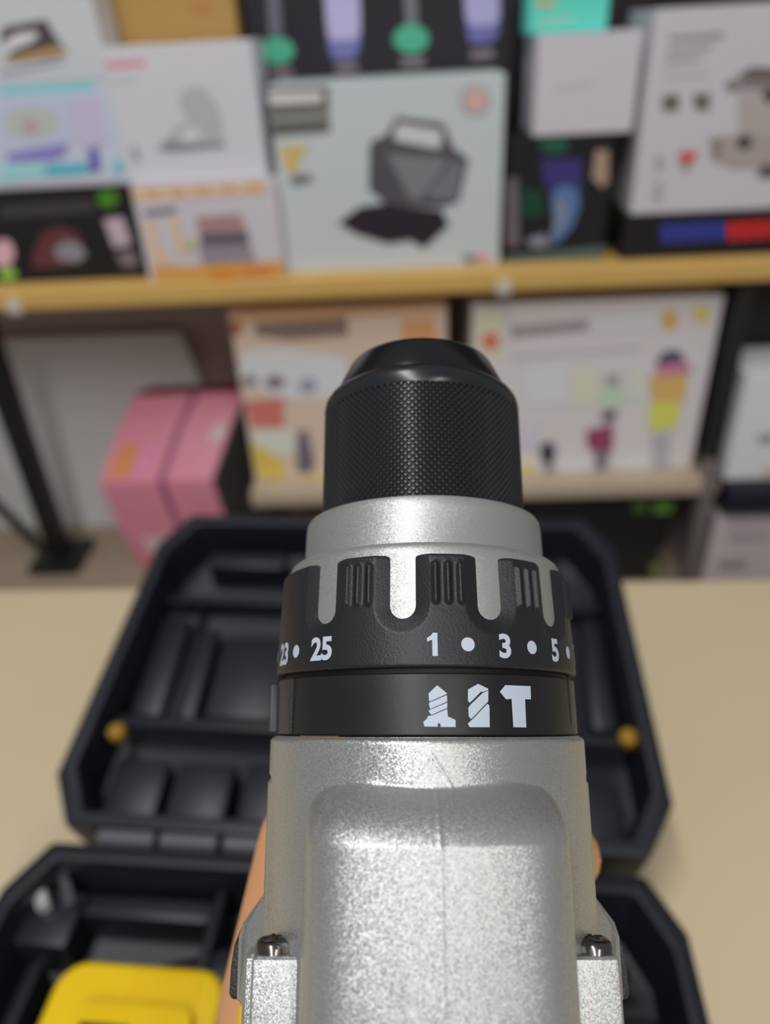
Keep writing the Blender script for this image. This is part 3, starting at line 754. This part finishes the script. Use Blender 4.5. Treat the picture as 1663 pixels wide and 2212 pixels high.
# chuck nose and rim
lathe_mm([(67.2, 15), (67.2, 18.4), (67.5, 18.6), (68.6, 18.35), (74.2, 15.75), (74.9, 15.3), (75.2, 14.8), (75.3, 14.2), (75.3, 12.0), (75.4, 8.0), (70, 6.6), (60, 6.6)], 'chuck_nose', nose_m, sm=30)
lathe_mm([(62.9, 19.5), (62.9, 20.55), (63.2, 20.7), (64.6, 20.75), (65.8, 20.5), (66.8, 19.9), (67.3, 19.2), (67.4, 18.6), (67.3, 15)], 'chuck_rim', chuck_m)
# three jaws inside the nose
for k in range(3):
    t = R(120 * k + 60)
    MB().tube((math.sin(t) * 4.2 * mm, 62 * mm, math.cos(t) * 4.2 * mm), (math.sin(t) * 3.4 * mm, 74.9 * mm, math.cos(t) * 3.4 * mm), 2.4 * mm, 1.6 * mm, 10).build('chuck_jaw', mat('jaw_steel', (120, 120, 122), 0.35, 1.0), drill, smooth=40)

# knurled sleeve: truncated diamond pyramids cut by two sets of grooves
NC, NR, S0, S1 = 96, 38, 37.2, 63.0
kn = MB()
dphi = 2 * math.pi / NC
ds = (S1 - S0) / NR * 2


def kp(a_, s, r_):
    return (r_ * mm * math.sin(a_), s * mm, r_ * mm * math.cos(a_))


RB, RT, RG = 20.28, 20.72, 20.34
for j in range(NR):
    sc_ = S0 + (j + 0.5) * ds / 2
    for i in range(NC):
        ac = (i + (0.5 if j % 2 else 0.0)) * dphi
        A = [(0, 0.5), (0.5, 0), (0, -0.5), (-0.5, 0)]
        base_ = [kp(ac + u_ * dphi, sc_ + w_ * ds, RB) for u_, w_ in A]
        lip = [kp(ac + u_ * dphi * 0.88, sc_ + w_ * ds * 0.88, RG) for u_, w_ in A]
        top_ = [kp(ac + u_ * dphi * 0.36, sc_ + w_ * ds * 0.36, RT) for u_, w_ in A]
        fs = []
        for q in range(4):
            q2 = (q + 1) % 4
            fs += [(q, q2, 4 + q2, 4 + q), (4 + q, 4 + q2, 8 + q2, 8 + q)]
        fs.append((8, 9, 10, 11))
        kn.add(base_ + lip + top_, [tuple(reversed(f_)) for f_ in fs])
kme = bpy.data.meshes.new('chuck_sleeve')
kme.from_pydata(kn.v, [], kn.f)
link('chuck_sleeve', kme, mat('knurl_black', (36, 37, 41), 0.30, spec=0.7), drill)
lathe_mm([(36, 20.3), (63, 20.3)], 'sleeve_core', chuck_m)
# silver front collar, and the silver ring whose tongues show in the notches
lathe_mm([(39.4, 20.4), (39.7, 22.6), (39.4, 23.2), (38.7, 23.6), (37.5, 23.75), (30.8, 23.95), (30.5, 24.1), (30.45, 24.6)], 'front_collar', silver_fine)
lathe_mm([(30.5, 23.5), (30.5, 25.0), (30.3, 25.8), (29.8, 26.4), (28.9, 26.85), (27.8, 26.88), (16.0, 27.34)], 'tongue_ring', silver_fine)

# clutch ring: black grip pads, tongue slots, grip ribs
slots = [-10.3 - 31.0 + 31.0 * k for k in range(11)]
pads = [slots[k] + 15.5 for k in range(10)]
NPH, NS = 900, 76
cv, cf = [], []
SB, ST = 9.15, 27.9


def clutch_r(s, ph):
    base_r = 28.72 - 0.040 * (s - 9.5)
    d = 99.0
    for c in slots:
        dx = abs((ph - c + 180) % 360 - 180)
        if dx > 14:
            continue
        dx = R(dx) * 28.0
        dd = math.hypot(dx, min(0.0, s - 19.3)) - 2.15
        d = min(d, dd)
    r_ = base_r
    if d < 2.5:
        w_ = d / 2.5
        r_ = base_r - 1.15 * (1 - w_) if w_ > -0.4 else base_r - 1.7
    else:
        for c in pads:
            dx0 = ((ph - c + 180) % 360 - 180)
            if abs(dx0) > 9:
                continue
            for q in (-1, 0, 1):
                x_ = abs(R(dx0) * 28.0 - q * 2.05)
                dd = math.hypot(x_, max(0.0, 19.9 - s, s - 26.0))
                if dd < 0.85:
                    r_ += 0.70 * (0.5 + 0.5 * math.cos(math.pi * dd / 0.85))
    if s > 27.4:
        r_ -= 0.45 * ((s - 27.4) / 0.5) ** 2
    if s < 9.6:
        r_ -= 0.35 * ((9.6 - s) / 0.45) ** 2
    return r_


for i in range(NS + 1):
    s = SB + (ST - SB) * i / NS
    for k in range(NPH):
        ph = 360.0 * k / NPH
        r_ = clutch_r(s, ph)
        cv.append(kp(R(ph), s, r_))
for i in range(NS):
    for k in range(NPH):
        k2 = (k + 1) % NPH
        cf.append((i * NPH + k, i * NPH + k2, (i + 1) * NPH + k2, (i + 1) * NPH + k))
# close towards the axis at both ends
for row, s in ((0, SB), (NS, ST)):
    b0 = len(cv)
    for k in range(NPH):
        cv.append(kp(R(360.0 * k / NPH), s, 25.0))
    for k in range(NPH):
        k2 = (k + 1) % NPH
        cf.append((row * NPH + k, row * NPH + k2, b0 + k2, b0 + k) if row else (b0 + k, b0 + k2, row * NPH + k2, row * NPH + k))
cme = bpy.data.meshes.new('clutch_ring')
cme.from_pydata(cv, [], cf)
bm = bmesh.new()
bm.from_mesh(cme)
bmesh.ops.recalc_face_normals(bm, faces=bm.faces)
bm.to_mesh(cme)
bm.free()
clutch = link('clutch_ring', cme, ring_m, drill)
shade(cme, 60)
lathe_mm([(7.9, 26.9), (9.6, 26.9)], 'gap_seal', mat('gap_black', (10, 10, 11), 0.6))


# printed marks bent round the rings
def wrap_mesh(me, rad, s0, phi0):
    """lay a flat mesh (x along the ring, y along the axis, in mm) on the cylinder"""
    b2 = bmesh.new()
    b2.from_mesh(me)
    xs = [v.co.x for v in b2.verts]
    x = math.floor(min(xs)) + 0.0
    while x < max(xs):
        bmesh.ops.bisect_plane(b2, geom=b2.verts[:] + b2.edges[:] + b2.faces[:], plane_co=(x, 0, 0), plane_no=(1, 0, 0))
        x += 0.6
    for v in b2.verts:
        s = s0 + v.co.y
        rr = (rad(s) if callable(rad) else rad)
        v.co = kp(R(phi0) + v.co.x / 28.3, s, rr)
    b2.to_mesh(me)
    b2.free()


def number(txt, phi, s, size, name='printed_number'):
    if txt == '1':
        me = bpy.data.meshes.new(name)
        one = [(0.0, 1.85), (0.72, 1.85), (0.72, -1.85), (-0.12, -1.85), (-0.12, 0.75), (-0.95, 0.42), (-0.95, 1.02), (-0.35, 1.38)]
        me.from_pydata([(x, y, 0) for x, y in one], [], [tuple(range(len(one)))])
        wrap_mesh(me, lambda q: 28.72 - 0.040 * (q - 9.5) + 0.05, s, phi)
        link(name, me, print_m, clutch)
        return
    cu = bpy.data.curves.new(name, 'FONT')
    cu.body = txt
    cu.size = size
    cu.align_x = 'CENTER'
    cu.align_y = 'CENTER'
    cu.offset = 0.19
    cu.space_character = 0.96
    cu.fill_mode = 'FRONT'
    cu.resolution_u = 4
    tmp = bpy.data.objects.new('tmp', cu)
    COL.objects.link(tmp)
    dg = bpy.context.evaluated_depsgraph_get()
    me = bpy.data.meshes.new_from_object(tmp.evaluated_get(dg))
    bpy.data.objects.remove(tmp)
    me.name = name
    ys = [v.co.y for v in me.vertices]
    xs = [v.co.x for v in me.vertices]
    cy, cx = (max(ys) + min(ys)) / 2, (max(xs) + min(xs)) / 2
    for v in me.vertices:
        v.co.x = (v.co.x - cx) * 1.0
        v.co.y = v.co.y - cy
        v.co.z = 0
    wrap_mesh(me, lambda q: 28.72 - 0.040 * (q - 9.5) + 0.05, s, phi)
    me.materials.clear()
    link(name, me, print_m, clutch)


def dot(phi, s):
    me = bpy.data.meshes.new('printed_dot')
    me.from_pydata([(1.12 * math.cos(R(15 * k)), 1.12 * math.sin(R(15 * k)), 0) for k in range(24)], [], [tuple(range(24))])
    wrap_mesh(me, lambda q: 28.72 - 0.040 * (q - 9.5) + 0.05, s, phi)
    link('printed_dot', me, print_m, clutch)


NS_ = 12.75
for k, n_ in enumerate((1, 3, 5, 7, 9, 11, 13)):
    number(str(n_), -0.2 + 24.6 * k, NS_, 5.2)
    if k < 6:
        dot(11.2 + 24.7 * k, NS_ + 0.05)
for k, n_ in enumerate((25, 23, 21, 19, 17, 15)):
    number(str(n_), -40.6 - 25.8 * k, NS_, 5.2)
    if k < 5:
        dot(-55.0 - 25.6 * k, NS_ + 0.05)

# mode ring with its three symbols
mode = lathe_mm([(8.3, 25.5), (8.3, 27.95), (8.1, 28.18), (7.6, 28.22), (-1.1, 28.32), (-1.35, 28.1), (-1.4, 25.5)], 'mode_ring', mode_m)
SYMBOLS = {
    'printed_screw': [[(0.45, 6.36), (1.91, 5.16), (1.94, 5.0), (-0.78, 3.87), (-0.87, 4.02), (-0.92, 5.1)],
                      [(-0.79, 3.72), (1.96, 4.85), (1.98, 3.85), (-0.72, 2.73), (-0.91, 3.49)],
                      [(-0.72, 2.61), (2.0, 3.7), (1.96, 2.9), (-0.54, 1.83), (-0.99, 2.42)],
                      [(-0.39, 1.76), (1.96, 2.73), (2.03, 1.6), (3.22, 1.07), (3.22, 0.01), (0.89, 0.01), (0.81, 0.56), (0.44, 0.56), (0.43, 0.05), (-1.64, 0.07), (-1.81, 0.77), (-1.13, 1.36), (-1.12, 1.65)]],
    'printed_drill_bit': [[(7.1, 6.62), (8.81, 5.88), (8.80, 5.70), (7.80, 5.35), (7.55, 5.42), (5.60, 3.68), (5.31, 3.98), (5.37, 5.72)],
                          [(7.76, 5.18), (8.80, 5.62), (8.73, 3.95), (5.8, 1.25), (5.67, 1.25), (5.37, 1.6), (5.34, 2.91), (5.78, 3.45)],
                          [(8.58, 3.58), (8.87, 3.3), (8.89, 2.81), (8.8, -0.02), (5.51, -0.02), (5.2, 0.42), (5.21, 0.54), (5.9, 1.12)]],
    'printed_hammer': [[(11.9, 6.49), (17.15, 6.47), (17.08, 4.37), (15.78, 4.35), (15.73, -0.07), (13.11, -0.02), (13.01, 4.36), (11.93, 4.29), (10.85, 5.43)]],
}
for nm_, polys in SYMBOLS.items():
    mb = MB()
    for pl_ in polys:
        mb.add([(x, y, 0) for x, y in pl_], [tuple(range(len(pl_)))])
    me = bpy.data.meshes.new(nm_)
    me.from_pydata(mb.v, [], mb.f)
    wrap_mesh(me, 28.40, 0, 0)
    link(nm_, me, print_m, mode)


def arc_bar(ph0, ph1, s0, s1, r0, r1, name, m_, parent, n=8, bev=0.0):
    mb = MB()
    vs_ = []
    for k in range(n + 1):
        t = R(ph0 + (ph1 - ph0) * k / n)
        vs_ += [kp(t, s0, r0), kp(t, s1, r0), kp(t, s1, r1), kp(t, s0, r1)]
    fs = [(0, 1, 2, 3), tuple(reversed((4 * n, 4 * n + 1, 4 * n + 2, 4 * n + 3)))]
    for k in range(n):
        for q in range(4):
            q2 = (q + 1) % 4
            fs.append((4 * k + q, 4 * k + 4 + q, 4 * k + 4 + q2, 4 * k + q2))
    return mb.add(vs_, fs).build(name, m_, parent, bevel=bev, smooth=30)


arc_bar(-70, -57.5, -1.2, 8.2, 27, 28.75, 'grip_ridge', mat('ridge_black', (46, 46, 50), 0.35, bump=0.8, bscale=3500), mode, bev=0.0003)
arc_bar(-92, -76, -0.9, 7.6, 27, 29.7, 'selector_tab', mat('tab_black', (44, 45, 54), 0.35), mode, bev=0.0003)
arc_bar(60, 62, -1.2, 8.2, 27, 28.30, 'ring_joint', mat('gap_black', (10, 10, 11), 0.6), mode)
arc_bar(-52, -33, -1.62, -1.36, 26, 28.2, 'copper_shim', mat('copper_edge', (190, 105, 65), 0.35, 0.8), drill)

# silver gear housing: barrel, raised top hump with rounded front, centre seam, cast triangle
hv, hf = [], []
ss_ = [-1.55 - 0.0, -1.6, -1.75, -2.0, -2.4] + [-2.4 - 0.27 * k for k in range(1, 160)] + [-46 - 2.0 * k for k in range(0, 9)]
ss_ = sorted(set(round(v, 3) for v in ss_), reverse=True)
ph_ = []
p0 = -180.0
while p0 < 180:
    ph_.append(p0)
    p0 += 0.45 if abs(p0) < 62 else 1.5


def sstep(a_, b_, x):
    t = min(1.0, max(0.0, (x - a_) / (b_ - a_)))
    return t * t * (3 - 2 * t)


def seg_dist(px, py, ax, ay, bx, by):
    vx, vy = bx - ax, by - ay
    t = max(0.0, min(1.0, ((px - ax) * vx + (py - ay) * vy) / (vx * vx + vy * vy)))
    return math.hypot(px - ax - t * vx, py - ay - t * vy)


def housing_r(s, ph):
    rb = 29.35
    e_ = -1.6 - s
    if e_ < 0.8:
        rb = 29.35 - 0.9 * (1 - max(0.0, e_) / 0.8) ** 2
    a = abs(ph)
    if a < 62 and s < -7.5:
        u = -s
        # hump height: concave foot, rounded crest
        t = (u - 8.6) / (16.2 - 8.6)
        if t < 0:
            top = 29.0 + t * 3
        elif t < 1:
            top = 29.0 + 6.9 * math.sin(1.2 * t) / math.sin(1.2)
        else:
            top = 35.9
        # plan half-width: rounded front corners
        if u < 15.5:
            q = max(0.0, min(1.0, (u - 8.3) / 7.2))
            w = 14.5 + 5.9 * math.sqrt(max(0.0, 1 - (1 - q) ** 2))
        else:
            w = 20.4
        sn, cs = math.sin(R(a)), math.cos(R(a))
        p = 9.0
        cr = 0.006 * (min(20.0, 36 * math.tan(R(min(a, 60))))) ** 2     # slight crown
        rh = 1.0 / ((sn / w) ** p + (cs / max(1.0, top - cr)) ** p) ** (1 / p)
        k_ = 0.22
        h_ = max(0.0, min(1.0, 0.5 + 0.5 * (rh - rb) / k_))
        r_ = rb + (rh - rb) * h_ + k_ * h_ * (1 - h_) * 0.5
        x_ = R(ph) * 35
        if abs(x_) < 0.45 and s < -9:
            r_ += 0.12 * (1 - abs(x_) / 0.45)
    else:
        r_ = rb
    if a < 9 and -9.2 < s < -3.4:
        x_ = R(ph) * 29.35
        d = min(seg_dist(x_, s, -0.8, -3.9, -3.7, -8.1), seg_dist(x_, s, -0.8, -3.9, 2.3, -8.7))
        if d < 0.35:
            r_ += 0.10 * (1 - d / 0.35)
    if a > 72:
        if -9.6 < s < -8.2:
            r_ -= 0.35 * (1 - abs(s + 8.9) / 0.7)
        if s < -9.6:
            r_ += 0.18
    return r_


n2 = len(ph_)
for s in ss_:
    for ph in ph_:
        hv.append(kp(R(ph), s, housing_r(s, ph)))
for i in range(len(ss_) - 1):
    for k in range(n2):
        k2 = (k + 1) % n2
        hf.append((i * n2 + k, (i + 1) * n2 + k, (i + 1) * n2 + k2, i * n2 + k2))
b0 = len(hv)
for ph in ph_:
    hv.append(kp(R(ph), -1.55, 24.0))
for k in range(n2):
    k2 = (k + 1) % n2
    hf.append((b0 + k, k, k2, b0 + k2))
hme = bpy.data.meshes.new('gear_housing')
hme.from_pydata(hv, [], hf)
bm = bmesh.new()
bm.from_mesh(hme)
bmesh.ops.recalc_face_normals(bm, faces=bm.faces)
bm.to_mesh(hme)
bm.free()
housing = link('gear_housing', hme, silver, drill)
shade(hme, 50)


def mmp(pts):
    return [(x * mm, y * mm) for x, y in pts]


black_pad = mat('pad_black', (40, 41, 45), 0.42, bump=0.9, bscale=1800, bdist=0.0002)
for sg in (-1, 1):
    # flared cast wing beside the barrel
    pts = [(27.0, -26.5), (29.2, -28.4), (33.0, -33.4), (33.7, -35.6), (33.6, -45.6), (31.9, -46.0), (31.9, -60.0), (24.0, -60.0), (24.0, -30.0)]
    tops = [6.0, 3.2, 2.4, 2.0, 2.0, 3.5, 3.5, 14.0, 14.0]
    if sg < 0:
        pts = [(-x, y) for x, y in reversed(pts)]
        tops = list(reversed(tops))
    MB().prism(mmp(pts), -16 * mm, 0, [t_ * mm for t_ in tops]).build('side_wing', silver, housing, bevel=0.0009, seg=3)
    # square boss that takes the screw
    x0, x1 = sorted((sg * 19.5, sg * 28.4))
    MB().box(x0 * mm, x1 * mm, -62 * mm, -34.0 * mm, 0.0, 20.2 * mm).build('screw_boss', silver, housing, bevel=0.0010, seg=3)
    xw0, xw1 = sorted((sg * 26.0, sg * 31.6))
    MB().box(xw0 * mm, xw1 * mm, -62 * mm, -36.5 * mm, 0.0, 9.0 * mm).build('boss_foot', silver, housing, bevel=0.0016, seg=3)
    # pan-head screw seated on the boss
    sx_, sz_ = sg * 25.3 * mm, 16.6 * mm
    scr = MB().lathe([(s * mm, r_ * mm) for s, r_ in [(-34.2, 3.05), (-33.2, 3.05), (-32.6, 2.8), (-32.2, 2.2), (-32.0, 1.3), (-31.95, 0.75), (-32.6, 0.55), (-32.6, 0.0)]], 32).build('screw', mat('screw_chrome', (120, 114, 110), 0.2, 1.0), drill, smooth=50)
    scr.location = (sx_, 0, sz_)
    for ang in (0, 90):
        slot = MB().box(-1.45 * mm, 1.45 * mm, -32.3 * mm, -31.95 * mm, -0.26 * mm, 0.26 * mm).build('cross_slot', mat('slot_dark', (20, 18, 18), 0.4, 0.6), scr)
        slot.rotation_euler = (0, R(ang + 20), 0)
    # black rubber side pad
    pp = [(32.0, -34.2), (33.6, -34.4), (34.9, -37.6), (35.3, -41.0), (35.4, -45.2), (35.0, -46.2), (32.0, -46.4)]
    if sg < 0:
        pp = [(-x, y) for x, y in reversed(pp)]
    MB().prism(mmp(pp), -15 * mm, -0.5 * mm).build('side_pad', black_pad, drill, bevel=0.0008, seg=3)

# yellow motor body, rear cap, handle, trigger and battery foot
dy_ = mat('drill_yellow', (236, 186, 20), 0.42)
body = MB()
body.prism([(x * mm, y * mm) for x, y in [(-33.4, -46.0), (-33.4, -116), (-30, -122), (30, -122), (33.4, -116), (33.4, -46.0)][::-1]], -33 * mm, 1.5 * mm)
body.build('motor_body', dy_, drill, bevel=0.0012, seg=3)
MB().lathe([(s * mm, r_ * mm) for s, r_ in [(-58, 27), (-60, 33), (-64, 34.5), (-112, 33.5), (-120, 30), (-123, 24), (-123.5, 0)]], 64).build('motor_cover', dy_, drill, smooth=40)
MB().lathe([(s * mm, r_ * mm) for s, r_ in [(-118, 31.5), (-124, 29), (-127, 22), (-127.5, 0)]], 64).build('rear_cap', black_pad, drill, smooth=40)


def slanted(x0, x1, a0, a1, n0, n1, lean, name, m_, bev):
    """block hanging below the body; its lower end is pushed back by lean"""
    x0, x1, a0, a1, n0, n1, lean = [v * mm for v in (x0, x1, a0, a1, n0, n1, lean)]
    vs_ = [(x0, a0 - lean, n1), (x1, a0 - lean, n1), (x1, a1 - lean, n1), (x0, a1 - lean, n1), (x0, a0, n0), (x1, a0, n0), (x1, a1, n0), (x0, a1, n0)]
    return MB().add(vs_, [(3, 2, 1, 0), (4, 5, 6, 7), (0, 1, 5, 4), (1, 2, 6, 5), (2, 3, 7, 6), (3, 0, 4, 7)]).build(name, m_, drill, bevel=bev, seg=4)


slanted(-15.5, 15.5, -74, -31, -26, -138, 12, 'handle', black_pad, 0.010)
slanted(-9, 9, -36, -24, -32, -56, 3, 'trigger', mat('trigger_black', (24, 24, 26), 0.4), 0.004)
slanted(-29, 29, -112, -32, -136, -152, 4, 'battery_foot', dy_, 0.005)
slanted(-36, 36, -120, -30, -151, -178, 4, 'battery', black_pad, 0.007)

# ---------------------------------------------------------------- the hand round the handle (same frame as the drill)
joints = {
    'index': [(-33, -62, -42, 12.6), (-27.8, -25, -40, 9.6), (-11, -14.5, -41, 8.8), (14, -15.5, -40, 8.4), (28.5, -23, -38, 8.2), (33.4, -28.2, -36, 8.0)],
    'middle': [(-32, -72, -65, 12.5), (-29, -34, -62, 9.8), (-8, -20, -61.5, 9.0), (14, -22, -61, 8.6), (25, -34, -60, 8.2), (26, -48, -60, 7.6)],
    'ring': [(-31, -77, -85, 12), (-28, -40, -82, 9.4), (-8, -25, -81, 8.6), (14, -27, -80, 8.2), (24, -39, -80, 7.8), (25, -52, -80, 7.2)],
    'little': [(-28, -82, -103, 11), (-26, -48, -100, 8.4), (-9, -32, -99, 7.6), (10, -32, -98, 7.2), (20, -41, -98, 6.9), (22, -51, -98, 6.4)],
    'thumb': [(-14, -112, -62, 15), (2, -101, -50, 13), (22, -84, -45, 10.5), (27.5, -62, -45, 9.4), (27, -46, -45, 8.2)],
    'palm_a': [(-31, -68, -44, 13), (-28, -92, -58, 17), (-20, -122, -82, 18)],
    'palm_b': [(-32, -72, -65, 13), (-29, -95, -76, 17), (-20, -124, -84, 18)],
    'palm_c': [(-31, -77, -85, 13), (-28, -98, -90, 16), (-20, -125, -90, 18)],
    'palm_d': [(-28, -82, -103, 12), (-25, -102, -104, 14), (-20, -126, -96, 17)],
    'heel': [(-14, -112, -62, 16), (-18, -120, -78, 18), (-22, -112, -98, 15)],
    'web': [(-31, -72, -46, 12), (-16, -95, -48, 11), (0, -102, -50, 11)],
    'forearm': [(-20, -122, -84, 19), (-26, -150, -82, 22.5), (-38, -205, -66, 29), (-58, -300, -36, 37)],
}
hb = MB()


def capsule(p, q):
    (x0, y0, z0, r0), (x1, y1, z1, r1) = p, q
    a_, b_ = Vector((x0, y0, z0)) * mm, Vector((x1, y1, z1)) * mm
    r0, r1 = r0 * mm, r1 * mm
    d = (b_ - a_).normalized()
    u_ = d.orthogonal().normalized()
    w_ = d.cross(u_)
    rows = []
    for k in range(5):
        t = R(-90 + 22.5 * k)
        rows.append((a_ + d * r0 * math.sin(t), max(r0 * math.cos(t), 1e-5)))
    for k in range(5):
        t = R(22.5 * k)
        rows.append((b_ + d * r1 * math.sin(t), max(r1 * math.cos(t), 1e-5)))
    n = 18
    vs_ = []
    for c, rr in rows:
        for k in range(n):
            t = 2 * math.pi * k / n
            vs_.append(c + u_ * rr * math.cos(t) + w_ * rr * math.sin(t))
    fs = [(i * n + k, i * n + (k + 1) % n, (i + 1) * n + (k + 1) % n, (i + 1) * n + k) for i in range(len(rows) - 1) for k in range(n)]
    fs += [tuple(range(n - 1, -1, -1)), tuple(range((len(rows) - 1) * n, len(rows) * n))]
    hb.add(vs_, fs)


for ch in joints.values():
    for p_, q_ in zip(ch[:-1], ch[1:]):
        capsule(p_, q_)
skin = mat('skin', (222, 160, 112), 0.5, noise=0.06, nscale=60, bump=0.15, bscale=500)
skin.node_tree.nodes['Principled BSDF'].inputs['Subsurface Weight'].default_value = 0.08
skin.node_tree.nodes['Principled BSDF'].inputs['Subsurface Radius'].default_value = (0.004, 0.0015, 0.0008)
hand = hb.build('person', skin, None)
hand.matrix_world = DM
rm_ = hand.modifiers.new('blend', 'REMESH')
rm_.mode = 'VOXEL'
rm_.voxel_size = 0.0013
rm_.use_smooth_shade = True
sm_ = hand.modifiers.new('soften', 'SMOOTH')
sm_.factor = 0.5
sm_.iterations = 7
dg = bpy.context.evaluated_depsgraph_get()
hm = bpy.data.meshes.new_from_object(hand.evaluated_get(dg))
hand.modifiers.clear()
hand.data = hm
hm.name = 'person'
if not hm.materials:
    hm.materials.append(skin)
for p in hm.polygons:
    p.use_smooth = True
tag(hand, 'bare left hand and forearm gripping the drill handle from behind', 'person')
nail_m = mat('nail', (232, 180, 150), 0.3)


def nail(p, out, along, w, l):
    out, along = Vector(out).normalized(), Vector(along).normalized()
    side = along.cross(out)
    mb = MB()
    vs_ = []
    for i in range(5):
        for k in range(7):
            u_, v_ = (i / 4 - 0.5) * l, (k / 6 - 0.5) * w
            vs_.append((Vector(p) + along * u_ + side * v_ - out * (v_ * v_ / w * 1.1 + (0.3 if i in (0, 4) and k in (0, 6) else 0))) * mm)
    fs = [(i * 7 + k, i * 7 + k + 1, i * 7 + k + 8, i * 7 + k + 7) for i in range(4) for k in range(6)]
    mb.add(vs_, fs).build('fingernail', nail_m, hand, smooth=60)


nail((39.0, -24.8, -36), (1, 0.55, 0), (0.45, -0.8, 0), 8.5, 9.5)
nail((34.4, -46, -60), (1, 0.1, 0), (0.05, -1, 0), 8.5, 9.5)
nail((32.7, -50, -80), (1, 0.1, 0), (0.05, -1, 0), 8, 9)
nail((29.0, -49.5, -98), (1, 0.2, 0), (0.2, -1, 0), 7, 8)
nail((35.8, -47, -45), (1, 0.1, 0), (0, 1, 0), 10, 11)
